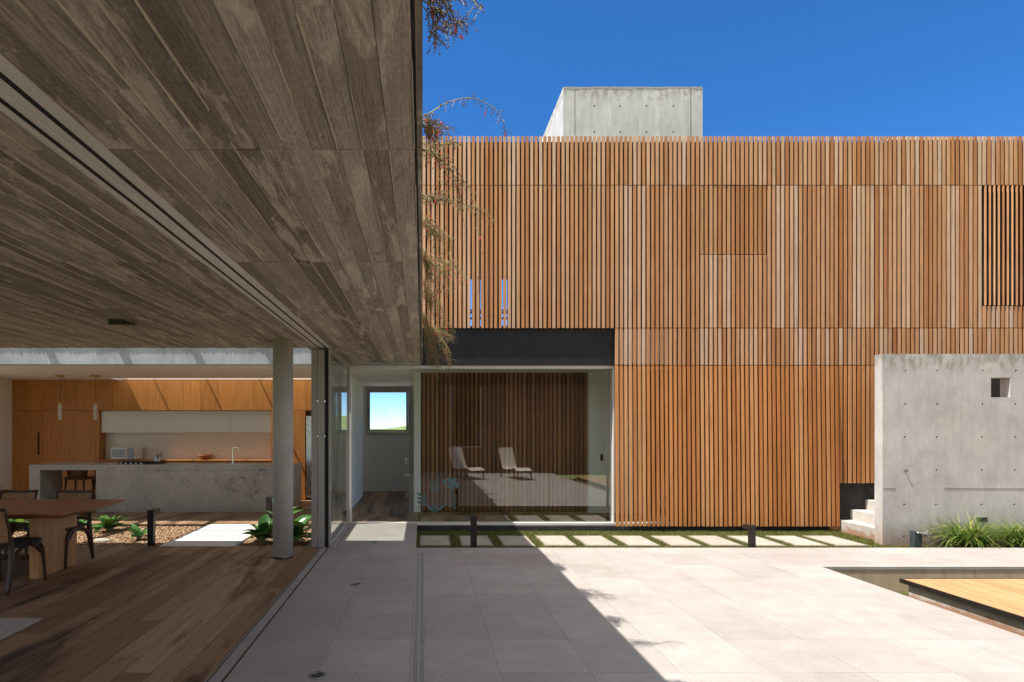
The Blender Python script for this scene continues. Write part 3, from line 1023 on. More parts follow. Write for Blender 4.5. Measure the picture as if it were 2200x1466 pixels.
# ---- corridor, hall and inner timber screen behind the glass
scr = thing("slatted_partition", (1.6, 11.13, 0), "dark vertical slat partition behind the glass front", "partition")
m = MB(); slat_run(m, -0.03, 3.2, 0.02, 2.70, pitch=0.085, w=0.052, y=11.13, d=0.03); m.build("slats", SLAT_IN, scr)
B("backing", plain("screen_backing", (0.075, 0.042, 0.022), 0.8), (-0.036, 3.2, 11.163, 11.26, 0.0, 2.715), scr)
wl = thing("hall_wall", (-1.43, 11.3, 0), "white wall beside the hallway behind the glass", "wall")
B("side_face", WHITE, (-1.60, -1.43, 11.26, 13.66, 0, 2.7), wl)
tag(B("hall_pier", WHITE, (-0.17, -0.037, 11.10, 11.262, 0, 2.72)), "narrow white pier between hallway and dark slat partition", "wall")
rw = tag(B("corridor_wall", WHITE, (3.2, 4.3, 11.02, 11.2, 0, 2.72)), "white wall with a switch to the right of the dark slat partition", "wall")
swt = MB(); swt.box(3.42, 3.47, 11.008, 11.02, 1.0, 1.13); swt.build("switch", BRONZE, rw, bevel=0.002)
hc = MB(); hc.box(-1.598, 6.0, 9.935, 13.595, 2.705, 2.718); hc.box(-4.5, 6.0, 13.6, 14.8, 2.705, 2.718)
tag(hc.build("hall_ceiling", CEILW), None, None, None, "structure")
bw = thing("hall_back_wall", (-1, 14.8, 0), "grey end wall of the hallway with a window onto the field", "wall")
m = MB()
wx0, wx1, wz0, wz1 = -1.47, -0.32, 1.48, 2.66
m.box(-4.5, wx0, 14.8, 14.95, 0, 2.72)
m.box(wx1, 0.1, 14.8, 14.95, 0, 2.72)
m.box(wx0, wx1, 14.8, 14.95, 0, wz0)
m.box(wx0, wx1, 14.8, 14.95, wz1, 2.72)
m.build("wall", GREYWALL, bw)
wnd = thing("hall_window", (-0.9, 14.8, 1.48), "grey framed window at the end of the hallway showing pale sky and green field", "window")
m = MB()
for (k, o_) in ((0.0, 0.0), (0.055, 0.018)):
    a0, a1, b0_, b1 = wx0 + k + 0.001, wx1 - k - 0.001, wz0 + k + 0.001, wz1 - k - 0.001
    t_ = 0.052
    y0_, y1_ = 14.765 + o_, 14.86
    m.box(a0, a1, y0_, y1_, b0_, b0_ + t_); m.box(a0, a1, y0_, y1_, b1 - t_, b1)
    m.box(a0, a0 + t_, y0_, y1_, b0_ + t_, b1 - t_); m.box(a1 - t_, a1, y0_, y1_, b0_ + t_, b1 - t_)
m.build("frame", ALU, wnd, bevel=0.002)
B("pane", SKYGLASS, (wx0 + 0.106, wx1 - 0.106, 14.82, 14.826, wz0 + 0.106, wz1 - 0.106), wnd)
B("handle", BLACK, (wx0 + 0.07, wx0 + 0.09, 14.74, 14.78, 1.98, 2.14), wnd, bevel=0.004)

# ================================================================== KITCHEN
YC = 12.94
KX = lambda px: (px - 908) * YC / 1230
KZ = lambda py: CAM_H + (921 - py) * YC / 1230
kw = thing("kitchen_walls", (-9.28, 5, 0), "white side wall at the far left of the kitchen and dining room", "wall")
m = MB()
m.box(-9.48, -9.28, 6.5, 9.9, -0.1, 2.725)
m.box(-9.48, -9.28, 11.0, 13.5, -0.1, 2.725)
m.box(-9.48, -9.28, 9.9, 11.0, 2.4, 2.725)
m.box(-9.48, -1.45, 13.40, 13.55, -0.1, 3.4)
m.box(-1.63, -1.60, 9.95, 13.40, 0, 2.72)
m.build("plaster", WHITE, kw)
kr = thing("kitchen_roof", (-5.5, 11.2, 2.714), "flat white kitchen ceiling behind the skylight beam", "ceiling")
m = MB()
m.box(-9.28, -1.45, 9.905, 12.46, 2.714, 3.02)
m.box(-9.28, -6.83, 12.46, 13.395, 2.714, 3.02)
m.box(-1.95, -1.45, 12.46, 13.395, 2.714, 3.02)
m.box(-6.83, -1.95, 12.97, 13.395, 2.73, 3.02)
m.build("ceiling", CEILW, kr)
m = MB()
x = -6.2
while x < -2.0:
    m.box(x - 0.012, x + 0.012, 12.46, 12.97, 2.965, 3.018)
    x += 1.19
m.build("skylight_bar", ALUW, kr)

cab = thing("kitchen_cabinets", (-5.5, YC, 0), "wall of orange wood cabinets behind the granite island", "cabinets")
up = [26, 59, 92.5] + [92.5 + 37.7 * i for i in range(1, 18)]
for a, b in zip(up[:-1], up[1:]):
    B("upper_door", VENEER, (KX(a) + 0.002, KX(b) - 0.002, YC, YC + 0.03, 2.031, 2.710), cab, bevel=0.0015)
lowx = [26, 91, 129, 167, 205.5, 213]
for a, b in zip(lowx[:-1], lowx[1:]):
    B("tall_door", VENEER, (KX(a) + 0.002, KX(b) - 0.002, YC, YC + 0.03, 0.09, 2.021), cab, bevel=0.0015)
B("tall_door", VENEER, (KX(582) + 0.002, KX(656) - 0.002, YC, YC + 0.03, 0.03, 2.021), cab, bevel=0.0015)
m = MB()
m.box(-9.28, KX(213) - 0.01, YC + 0.032, 13.395, 0, 2.71)
m.box(KX(213) - 0.01, KX(582) + 0.01, 13.23, 13.395, 0, 2.71)
m.box(KX(213) - 0.01, -1.64, YC + 0.032, 13.228, 2.025, 2.71)
m.box(KX(582) + 0.01, KX(656), YC + 0.032, 13.395, 0, 2.024)
m.box(KX(213), KX(582), YC + 0.02, 13.228, 0.0, 0.88)
m.build("carcass", VENEER, cab)
B("handle", BRONZE, (KX(83) - 0.018, KX(83) + 0.018, YC - 0.012, YC, 1.02, 1.53), cab)
wc = [213, 306.6, 399.5, 492.5, 582]
for a, b in zip(wc[:-1], wc[1:]):
    B("white_door", LACQ, (KX(a) + 0.0025, KX(b) - 0.0025, YC + 0.072, YC + 0.092, 1.527, 2.018), cab, bevel=0.0015)
B("white_carcass", LACQ, (KX(213) + 0.004, KX(582) - 0.004, YC + 0.094, 13.2, 1.53, 2.02), cab)
sp = B("backsplash", SPLASH, (KX(213), KX(582), 13.205, 13.229, 0.90, 1.53), cab)
B("counter", VENEER, (KX(213) + 0.002, KX(582) - 0.002, YC - 0.01, 13.204, 0.882, 0.912), cab, bevel=0.002)
for px in (373, 393, 470, 488):
    x = (px - 908) / 1230 * 13.2
    z = CAM_H - (968 - 921) / 1230 * 13.2
    o_ = MB(); o_.box(x - 0.035, x + 0.035, 13.197, 13.205, z - 0.055, z + 0.055)
    oo = o_.build("outlet", LACQ, cab, bevel=0.003)
    B("socket", SHARP, (x - 0.014, x + 0.014, 13.194, 13.197, z - 0.012, z + 0.012), oo)

fr = thing("refrigerator", (-2.5, YC, 0), "steel refrigerator beside the orange tall cabinet", "refrigerator")
m = MB(); m.box(KX(657) + 0.004, -1.66, YC + 0.04, 13.39, 0.05, 1.9); m.build("body", STEEL, fr, bevel=0.01)
B("door", STEEL, (KX(657) + 0.006, -1.66, YC - 0.01, YC + 0.038, 0.86, 1.9), fr, bevel=0.008)
B("door", STEEL, (KX(657) + 0.006, -1.66, YC - 0.01, YC + 0.038, 0.08, 0.85), fr, bevel=0.008)

isl = thing("kitchen_island", (-5, 11.1, 0), "long grey granite island with open knee space at one end", "island")
ix0, ix1, iy0, iy1 = -7.63, -2.5, 11.1, 11.8
B("top", GRANITE, (ix0, ix1, iy0, iy1, 0.812, 0.916), isl, bevel=0.003)
B("leg", GRANITE, (ix0 + 0.001, -7.42, iy0 + 0.001, iy1 - 0.001, 0, 0.811), isl, bevel=0.003)
B("base", GRANITE, (-6.335, ix1 - 0.001, iy0 + 0.002, iy1 - 0.001, 0, 0.809), isl, bevel=0.003)
ctp = thing("cooktop", (-5.62, 11.5, 0.916), "black gas cooktop with iron grates set in the island", "cooktop")
B("plate", BLACK, (-6.04, -5.2, 11.25, 11.72, 0.9162, 0.924), ctp, bevel=0.002)
for k in range(3):
    x = -5.90 + 0.28 * k
    m = MB()
    for yy in (11.33, 11.48, 11.63):
        m.box(x - 0.11, x + 0.11, yy - 0.006, yy + 0.006, 0.944, 0.958)
    for xx in (x - 0.104, x, x + 0.104):
        m.box(xx - 0.006, xx + 0.006, 11.32, 11.64, 0.9235, 0.9439)
    m.build("grate", GASKET, ctp)
for k in range(5):
    m = MB(); m.cyl((-5.95 + 0.1 * k, 11.28, 0.924), 0.016, 0.022, 12); m.build("knob", CHROME, ctp)

# moka pot
mk_ = thing("moka_pot", (-5.31, 11.45, 0.958), "small aluminium moka pot standing on the cooktop", "coffee pot")
m = MB(); m.lathe((-5.31, 11.45, 0.958), [(0.0, 0), (0.045, 0), (0.050, 0.01), (0.038, 0.075), (0.036, 0.085), (0.040, 0.095), (0.052, 0.165), (0.050, 0.168), (0.0, 0.185)], 8)
m.build("body", STEEL, mk_)
m = MB(); m.tube(bez([(-5.265, 11.45, 1.11), (-5.225, 11.45, 1.115), (-5.215, 11.45, 1.08), (-5.222, 11.45, 1.03)], 9), 0.008, 6); m.build("handle", BLACK, mk_)
m = MB(); m.lathe((-5.31, 11.45, 1.141), [(0.0, 0), (0.008, 0.0), (0.010, 0.012), (0.0, 0.02)], 8); m.build("lid_knob", BLACK, mk_)
m = MB(); m.hexa([(-5.355, 11.435, 1.095), (-5.34, 11.435, 1.095), (-5.34, 11.465, 1.095), (-5.355, 11.465, 1.095), (-5.385, 11.44, 1.125), (-5.35, 11.435, 1.125), (-5.35, 11.465, 1.125), (-5.385, 11.46, 1.125)]); m.build("spout", STEEL, mk_)

# faucet
fa = thing("faucet", (-3.81, 11.5, 0.916), "chrome kitchen faucet with hooked spout on the island", "faucet")
m = MB(); m.cyl((-3.81, 11.5, 0.9162), 0.026, 0.03, 16); m.cyl((-3.81, 11.5, 0.946), 0.014, 0.22, 16)
m.build("body", CHROME, fa)
m = MB(); m.tube(bez([(-3.81, 11.5, 1.16), (-3.81, 11.5, 1.22), (-3.79, 11.5, 1.243), (-3.73, 11.5, 1.243), (-3.705, 11.5, 1.225), (-3.70, 11.5, 1.155)], 20), 0.012, 8); m.build("spout", CHROME, fa)
m = MB(); m.tube([(-3.82, 11.5, 0.985), (-3.88, 11.5, 0.99), (-3.885, 11.5, 1.03)], 0.007, 6); m.build("lever", CHROME, fa)
tag(B("kitchen_sink", STEEL, (-4.05, -3.45, 11.22, 11.44, 0.9162, 0.9195), bevel=0.001), "shallow steel sink rim in the granite island top", "sink")

# microwave
mw = thing("microwave", (-6.72, 13.02, 0.912), "white microwave with dark door on the back counter", "microwave", rz=R(-8))
m = MB(); m.box(-0.29, 0.29, -0.16, 0.16, 0.012, 0.285); m.build("body", ALUW, mw, local=True, bevel=0.008)
m = MB(); m.box(-0.275, 0.13, -0.172, -0.161, 0.03, 0.27); dd = m.build("door", LACQ, mw, local=True, bevel=0.004)
m = MB(); m.box(-0.245, 0.07, -0.176, -0.1725, 0.06, 0.24); m.build("window", SHARP, dd, local=True, bevel=0.01)
m = MB(); m.tube(bez([(0.095, -0.173, 0.05), (0.105, -0.195, 0.15), (0.095, -0.173, 0.25)], 10), 0.008, 6); m.build("handle", ALUW, dd, local=True)
m = MB(); m.box(0.14, 0.275, -0.170, -0.161, 0.03, 0.27); m.build("control_panel", SHARP, mw, local=True, bevel=0.003)

# bowl
bl = MB(); bl.lathe((-4.97, 13.06, 0.912), [(0.0, 0.0), (0.07, 0.0), (0.085, 0.012), (0.13, 0.07), (0.142, 0.112), (0.134, 0.112), (0.115, 0.06), (0.07, 0.02), (0, 0.018)], 28)
tag(bl.build("wooden_bowl", TABLEW, smooth=True), "reddish wooden bowl on the back counter", "bowl")

# pendants
for i, (px, lab) in enumerate(((129, "slim brass and glass pendant lamp nearer the white side wall"), (205, "slim brass and glass pendant lamp nearer the white wall cabinets"))):
    Yp = 11.7
    x = (px - 908) / 1230 * Yp
    t = thing("pendant_lamp", (x, Yp, 2.714), lab, "pendant lamp", "pendant lamps over the island")
    m = MB(); m.cyl((x, Yp, 2.672), 0.082, 0.041, 32); m.build("ceiling_canopy", BRASS, t, bevel=0.004)
    m = MB(); m.cyl((x, Yp, 2.16), 0.0018, 0.512, 6); m.build("cord", GASKET, t)
    m = MB(); m.cyl((x, Yp, 2.105), 0.034, 0.03, 20); m.cyl((x, Yp, 2.135), 0.014, 0.025, 16); m.build("cap", BRASS, t)
    m = MB()
    prof = []
    n = 40
    b = 0
    for z in (1.80, 2.105):
        for k in range(n):
            a = 2 * math.pi * k / n
            r_ = 0.033 + (0.0015 if k % 2 else -0.0015)
            m.v.append((x + r_ * math.cos(a), Yp + r_ * math.sin(a), z))
    for k in range(n):
        j = (k + 1) % n
        m.f.append((k, j, n + j, n + k))
    m.f.append(tuple(n - 1 - k for k in range(n)))
    m.build("lamp_shade", plain("opal_glass_%d" % i, (0.62, 0.55, 0.48), 0.3, 0, 0.05, 30), t)

# bar stools
st = thing("bar_stool", (0, 0, 0), "brown leather stool behind the knee space, beside the granite end leg", "stool", "bar stools at the island")
for (sx, sy) in ((-1, -1), (1, -1), (1, 1), (-1, 1)):
    m = MB(); m.tube([(sx * 0.21, sy * 0.19, 0), (sx * 0.175, sy * 0.16, 0.60)], [0.015, 0.021], 6); m.build("leg", CHAIRW, st, local=True)
m = MB(); m.box(-0.21, 0.21, -0.20, 0.20, 0.565, 0.625); m.build("seat", LEATHER, st, local=True, bevel=0.02)
m = MB()
n = 12
for k in range(n + 1):
    a = R(200) + R(140) * k / n
    for (r_, z) in ((0.215, 0.628), (0.235, 0.80), (0.215, 0.80), (0.195, 0.628)):
        m.v.append((r_ * math.cos(a), r_ * math.sin(a) * 0.95, z))
for k in range(n):
    for q in range(4):
        w_ = (q + 1) % 4
        m.f.append((4 * k + q, 4 * k + 4 + q, 4 * k + 4 + w_, 4 * k + w_))
m.f += [(0, 1, 2, 3), tuple(4 * n + q for q in (3, 2, 1, 0))]
m.build("backrest", LEATHER, st, local=True)
m = MB()
for (a, b) in (((-0.2, -0.18), (0.2, -0.18)), ((-0.2, 0.18), (0.2, 0.18)), ((-0.2, -0.18), (-0.2, 0.18)), ((0.2, -0.18), (0.2, 0.18))):
    m.tube([(a[0], a[1], 0.2), (b[0], b[1], 0.2)], 0.010, 6)
m.build("footrest", CHAIRW, st, local=True)
st.location = (-7.12, 11.88, 0)
s_ = dup(st); s_.location = (-6.62, 12.0, 0); s_["label"] = "brown leather stool behind the knee space, beside the solid granite block"; s_.rotation_euler.z = R(12)

# skylight over the indoor garden
skl = thing("skylight", (-5.5, 8.8, 3.05), "glazed skylight on steel rafters over the indoor garden", "skylight")
m = MB()
x = -9.0
xs_ = []
k = 0
x0_ = (-1.72)
while x0_ - 1.235 * k > -9.2:
    xx = x0_ - 1.235 * k + 0.25 if k else -1.68
    B("rafter", SHARP, (xx - 0.045, xx + 0.045, 7.892, 9.695, 3.05, 3.17), skl)
    k += 1
m = MB()
m.box(-9.28, -1.63, 7.892, 9.6, 3.185, 3.195)
m.build("glazing", SKYGLASS, skl)

# ================================================================== DINING
tb = thing("dining_table", (-5.1, 6.5, 0), "long brown wooden dining table with chamfered edge on slab legs", "table")
m = MB()
a0, a1, b0_, b1 = -6.6, -3.7, 5.91, 7.12
m.hexa([(a0 + 0.10, b0_ + 0.10, 0.675), (a1 - 0.10, b0_ + 0.10, 0.675), (a1 - 0.10, b1 - 0.10, 0.675), (a0 + 0.10, b1 - 0.10, 0.675),
        (a0, b0_, 0.728), (a1, b0_, 0.728), (a1, b1, 0.728), (a0, b1, 0.728)])
m.box(a0, a1, b0_, b1, 0.728, 0.74)
m.build("tabletop", TABLEW, tb, bevel=0.0015)
for (xa, xb) in ((-4.24, -4.14), (-6.2, -6.1)):
    B("leg", TLEG, (xa, xb, 6.17, 6.86, 0, 0.676), tb, bevel=0.003)
B("stretcher", CHAIRW, (-6.1, -4.242, 6.35, 6.68, 0.0, 0.16), tb, bevel=0.003)

ch = thing("dining_chair", (0, 0, 0), "dark wood cane back chair on the near side of the table", "chair", "dining chairs around the table")
W2 = 0.235
for s in (-1, 1):
    m = MB()
    m.tube(bez([(s * W2, -0.285, 0), (s * W2 * 0.99, -0.235, 0.22), (s * W2 * 0.97, -0.215, 0.42), (s * W2 * 0.96, -0.245, 0.62), (s * W2 * 0.95, -0.305, 0.83)], 20),
           [0.017 + 0.016 * math.sin(math.pi * min(1, i / 14)) for i in range(21)], 8, 0.75)
    m.build("rear_leg", CHAIRW, ch, local=True, smooth=True)
    m = MB()
    m.tube(bez([(s * (W2 + 0.005), 0.275, 0), (s * W2, 0.245, 0.25), (s * W2 * 0.98, 0.225, 0.36), (s * W2 * 0.97, 0.17, 0.42), (s * W2 * 0.97, 0.05, 0.435)], 20),
           [0.014 + 0.014 * min(1, i / 10) for i in range(21)], 8, 0.8)
    m.build("front_leg", CHAIRW, ch, local=True, smooth=True)
    m = MB()
    m.tube(bez([(s * W2 * 0.985, 0.21, 0.33), (s * W2 * 0.97, 0.12, 0.405), (s * W2 * 0.97, 0.0, 0.425), (s * W2 * 0.97, -0.12, 0.395), (s * W2 * 0.985, -0.22, 0.28)], 20),
           [0.021 + 0.008 * abs(i - 10) / 10 for i in range(21)], 8, 0.7)
    m.build("side_rail", CHAIRW, ch, local=True, smooth=True)
m = MB()
n = 14
top = [(W2 * (2 * i / n - 1) * 0.97, -0.305 - 0.05 * (1 - (2 * i / n - 1) ** 2), 0.825 + 0.012 * (2 * i / n - 1) ** 2) for i in range(n + 1)]
m.tube(top, 0.022, 8, 0.75)
m.build("top_rail", CHAIRW, ch, local=True, smooth=True)
m = MB()
low = [(W2 * (2 * i / n - 1) * 0.95, -0.235 - 0.03 * (1 - (2 * i / n - 1) ** 2), 0.50) for i in range(n + 1)]
m.tube(low, 0.017, 8, 0.8)
m.build("lower_rail", CHAIRW, ch, local=True, smooth=True)
m = MB()
rows = 6
for j in range(rows + 1):
    t = j / rows
    for i in range(n + 1):
        p = Vector(low[i]).lerp(Vector(top[i]), t)
        m.v.append((p.x * 0.985, p.y - 0.004 + 0.03 * math.sin(math.pi * t) * 0.5, p.z))
base_n = len(m.v)
for v in list(m.v):
    m.v.append((v[0], v[1] - 0.008, v[2]))
for j in range(rows):
    for i in range(n):
        a = j * (n + 1) + i
        m.f.append((a, a + 1, a + n + 2, a + n + 1))
        m.f.append((base_n + a + n + 1, base_n + a + n + 2, base_n + a + 1, base_n + a))
m.build("backrest", CANE, ch, local=True, smooth=True)
m = MB()
for j in range(9):
    for i in range(9):
        u, w_ = i / 4 - 1, j / 4 - 1
        m.v.append((u * 0.225 * (1 - 0.06 * (1 - w_) / 2), w_ * 0.235 + 0.01, 0.455 + 0.025 * (1 - u ** 4) * (1 - w_ ** 4) + 0.012 * w_ ** 3))
b0n = len(m.v)
for v in list(m.v):
    m.v.append((v[0] * 0.98, v[1], 0.425))
for j in range(8):
    for i in range(8):
        a = j * 9 + i
        m.f.append((a, a + 1, a + 10, a + 9)); m.f.append((b0n + a + 9, b0n + a + 10, b0n + a + 1, b0n + a))
for i in range(8):
    m.f.append((i, b0n + i, b0n + i + 1, i + 1)); m.f.append((72 + i + 1, b0n + 72 + i + 1, b0n + 72 + i, 72 + i))
    m.f.append((9 * i + 9, b0n + 9 * i + 9, b0n + 9 * i, 9 * i)); m.f.append((9 * i + 8, b0n + 9 * i + 8, b0n + 9 * i + 17, 9 * i + 17))
m.build("seat", CUSHION, ch, local=True, smooth=True)
ch.location = (-4.26, 5.83, 0)
c_ = dup(ch); c_.location = (-4.36, 6.88, 0); c_.rotation_euler.z = R(180); c_["label"] = "dark cane back chair on the garden side, at the table end by its leg"
c_ = dup(ch); c_.location = (-5.08, 6.90, 0); c_.rotation_euler.z = R(180); c_["label"] = "dark wood cane back chair on the garden side, farther from the table's end"

tag(B("woven_rug", RUGM, (-6.2, -3.22, 2.0, 4.86, 0.001, 0.012), bevel=0.004), "corner of a pale woven rug on the timber floor", "rug")

# ================================================================== INDOOR GARDEN
for i, (ya, yb) in enumerate(((7.90, 8.48), (8.53, 9.08), (9.14, 9.70))):
    tag(B("garden_slab", SLABW, (-3.64, -2.61, ya, yb, -0.04, -0.002), bevel=0.004),
        ("white paving slab in the gravel, shaded one by the dining floor", "white paving slab in the gravel, middle of the three", "white paving slab in the gravel, next to the kitchen floor")[i],
        "paving slab", "slabs crossing the indoor garden")

# gravel: pebbles
ico = np.array([(0, 0, 1), (0.89, 0, 0.45), (0.28, 0.85, 0.45), (-0.72, 0.53, 0.45), (-0.72, -0.53, 0.45), (0.28, -0.85, 0.45),
                (0.72, 0.53, -0.45), (-0.28, 0.85, -0.45), (-0.89, 0, -0.45), (-0.28, -0.85, -0.45), (0.72, -0.53, -0.45), (0, 0, -1)])
icf = [(0, 1, 2), (0, 2, 3), (0, 3, 4), (0, 4, 5), (0, 5, 1), (1, 6, 2), (2, 7, 3), (3, 8, 4), (4, 9, 5), (5, 10, 1), (6, 7, 2), (7, 8, 3), (8, 9, 4), (9, 10, 5), (10, 6, 1), (11, 7, 6), (11, 8, 7), (11, 9, 8), (11, 10, 9), (11, 6, 10)]


def pebbles(name, regions, step, rmin, rmax, z, mat, label, kind="stuff"):
    mb = MB()
    for (x0, x1, y0, y1) in regions:
        y = y0
        while y < y1:
            x = x0
            while x < x1:
                cx, cy_ = x + random.uniform(-0.5, 0.5) * step, y + random.uniform(-0.5, 0.5) * step
                r_ = random.uniform(rmin, rmax)
                a = random.uniform(0, 6.28)
                s = np.array([random.uniform(0.8, 1.5), random.uniform(0.7, 1.1), random.uniform(0.5, 0.85)]) * r_
                q = ico * (1 + rng.uniform(-0.14, 0.14, (12, 1))) * s
                ca, sa = math.cos(a), math.sin(a)
                q = np.stack([q[:, 0] * ca - q[:, 1] * sa + min(max(cx, x0 + r_), x1 - r_), q[:, 0] * sa + q[:, 1] * ca + min(max(cy_, y0 + r_), y1 - r_), q[:, 2] + z + random.uniform(0, 0.5) * r_], 1)
                b = len(mb.v)
                mb.v += q.tolist()
                mb.f += [(b + i, b + j, b + k) for i, j, k in icf]
                x += step
            y += step
    return tag(mb.build(name, mat, smooth=True), label, None, None, kind)


pebbles("gravel", [(-7.2, -3.66, 7.91, 9.70), (-2.6, -1.62, 7.91, 9.70)], 0.03, 0.010, 0.021, -0.045, GRAVEL, "brown gravel of the indoor garden")
bo = MB()
q = ico * np.array([0.19, 0.11, 0.05])
bo.v = (q + np.array([-4.72, 8.42, -0.03])).tolist(); bo.f = list(icf)
tag(bo.build("flat_stone", STONE, smooth=True, sub=2), "flat pale stone lying in the gravel", "stone")


def leaf(mb, root, az, el, L, W, curl=0.6, n=8):
    """broad leaf with a folded midrib"""
    d = Vector((math.cos(az), math.sin(az), 0))
    side = Vector((-math.sin(az), math.cos(az), 0))
    p = Vector(root)
    ang = el
    pts = []
    tw = random.uniform(-0.35, 0.35)
    for i in range(n + 1):
        t = i / n
        w = W * (math.sin(math.pi * min(1, (t * 0.93 + 0.05)) ** 0.85)) * (0.35 if t < 0.12 else 1)
        if i == n: w = 0.001
        up = d * (-math.sin(ang)) + Vector((0, 0, 1)) * math.cos(ang)
        s2 = side * math.cos(tw) + up * math.sin(tw)
        pts.append((p + s2 * w + up * w * 0.35, p.copy(), p - s2 * w + up * w * 0.35))
        p = p + (d * math.cos(ang) + Vector((0, 0, 1)) * math.sin(ang)) * (L / n)
        ang -= curl / n
    b = len(mb.v)
    for tri in pts:
        mb.v += [tuple(x) for x in tri]
    for i in range(n):
        a = b + 3 * i
        mb.f += [(a, a + 1, a + 4, a + 3), (a + 1, a + 2, a + 5, a + 4)]


def broad_plant(loc, nl, L, label, tall=0.0):
    t = thing("broadleaf_plant", loc, label, "plant", "broad-leaved plants in the indoor garden")
    m = MB()
    for k in range(nl):
        f = k / nl
        az = k * 2.4 + random.uniform(-0.3, 0.3)
        el = R(20 + 58 * f) + random.uniform(-0.12, 0.12)
        ll = L * random.uniform(0.75, 1.1)
        rz = tall * random.random()
        root = (loc[0] + 0.02 * math.cos(az), loc[1] + 0.02 * math.sin(az), loc[2] + 0.03 + rz)
        leaf(m, root, az, el, ll, ll * 0.215, 0.9)
    m.build("leaves", LEAF, t, smooth=True)
    m = MB()
    for k in range(4):
        a = k * 1.6
        m.tube([(loc[0] + 0.03 * math.cos(a), loc[1] + 0.03 * math.sin(a), loc[2] - 0.03), (loc[0], loc[1], loc[2] + 0.08 + tall)], [0.012, 0.008], 6)
    m.build("stem", STEMM, t)
    return t


broad_plant((-5.05, 9.20, -0.03), 16, 0.36, "spreading broad-leaved plant with a yellow-green centre leaf in the sunlit gravel")
broad_plant((-4.22, 8.50, -0.03), 10, 0.26, "small broad-leaved plant between the flat stone and the black bollard")
broad_plant((-2.30, 8.22, -0.03), 20, 0.36, "broad-leaved plant in front of the concrete column beside the white slabs", 0.10)
broad_plant((-2.15, 8.75, -0.03), 15, 0.42, "taller broad-leaved plant partly hidden by the concrete column", 0.22)
broad_plant((-1.82, 8.22, -0.03), 18, 0.42, "broad-leaved plant between the concrete column and the sliding doors", 0.16)
broad_plant((-5.75, 9.35, -0.03), 13, 0.36, "broad-leaved plant half hidden behind the table leg and chair", 0.08)
broad_plant((-6.55, 9.30, -0.03), 13, 0.34, "broad-leaved plant in the gravel behind the chairs, farthest from the column", 0.05)

# ---- bollard lights
bo_root = thing("bollard_light", (0, 0, 0), "x", "bollard light", "black bollard lights")
m = MB(); m.box(-0.042, 0.042, -0.035, 0.035, 0, 0.455); m.build("post", BRONZE, bo_root, local=True, bevel=0.002)
m = MB(); m.box(-0.043, 0.043, -0.036, 0.185, 0.457, 0.535); hd = m.build("head", BRONZE, bo_root, local=True, bevel=0.002)
m = MB(); m.box(-0.033, 0.033, 0.05, 0.175, 0.4535, 0.4565); m.build("diffuser", FROST, hd, local=True)
bl_ = [((0.70, 7.86, -0.12), 0, "black bollard light in the shaded grass before the glass front"),
       ((4.52, 7.86, -0.12), 0, "bronze bollard light in sunlit grass before the cedar slats"),
       ((-3.80, 8.02, -0.055), 0, "black bollard light in the indoor gravel beside the white slabs"),
       ((-2.56, 9.55, -0.055), 0, "black bollard light of the indoor garden, partly behind the concrete column")]
for i, (l_, rz, lab) in enumerate(bl_):
    o = bo_root if i == 0 else dup(bo_root)
    o.location = l_; o["label"] = lab; o.rotation_euler.z = rz
    if i == 1: o.scale = (1, 0.7, 0.77); o.rotation_euler = (R(-3), R(2), R(6))

# ================================================================== STEPPING STONES, LAWN
ORD = "first second third fourth fifth sixth seventh eighth ninth tenth eleventh".split()
st0 = MB(); st0.box(-0.235, 0.235, -0.39, 0.39, -0.04, 0.0); st0 = st0.build("stepping_stone", STONE, local=True, bevel=0.006)
stones = []
for i in range(11):
    o = st0 if i == 0 else st0.copy()
    if i: COL.objects.link(o)
    xc = -0.045 + 0.615 * i + 0.232
    o.location = (xc + random.uniform(-0.01, 0.01), 8.81 + random.uniform(-0.012, 0.012), -0.098)
    o.rotation_euler.z = random.uniform(-0.008, 0.008)
    tag(o, "pale rectangular stepping stone in the grass, %s from the glass door" % ORD[i], "stepping stone", "stepping stones along the house")
    stones.append((o.location.x - 0.232, o.location.x + 0.232, o.location.y - 0.385, o.location.y + 0.385))


def blades(name, regions, per_m2, hmin, hmax, z, mat, label, avoid=()):
    V, F = [], []
    for (x0, x1, y0, y1) in regions:
        n = int((x1 - x0) * (y1 - y0) * per_m2)
        X = rng.uniform(x0, x1, n); Y = rng.uniform(y0, y1, n)
        keep = np.ones(n, bool)
        for (a, b, c, d) in avoid:
            keep &= ~((X > a) & (X < b) & (Y > c) & (Y < d))
        X, Y = X[keep], Y[keep]
        n = len(X)
        A = rng.uniform(0, 2 * math.pi, n)
        Hh = rng.uniform(hmin, hmax, n) * (0.75 + 0.5 * np.abs(np.sin(X * 3.1) * np.cos(Y * 4.7)))
        Wd = rng.uniform(0.0022, 0.0045, n)
        LX, LY = rng.normal(0, 0.4, n) * Hh, rng.normal(0, 0.4, n) * Hh
        for i in range(n):
            b = len(V)
            cx, sx = math.cos(A[i]) * Wd[i], math.sin(A[i]) * Wd[i]
            V += [(X[i] - cx, Y[i] - sx, z), (X[i] + cx, Y[i] + sx, z), (X[i] + LX[i], Y[i] + LY[i], z + Hh[i])]
            F.append((b, b + 1, b + 2))
    mb = MB(); mb.v, mb.f = V, F
    return tag(mb.build(name, mat), label, None, None, "stuff")


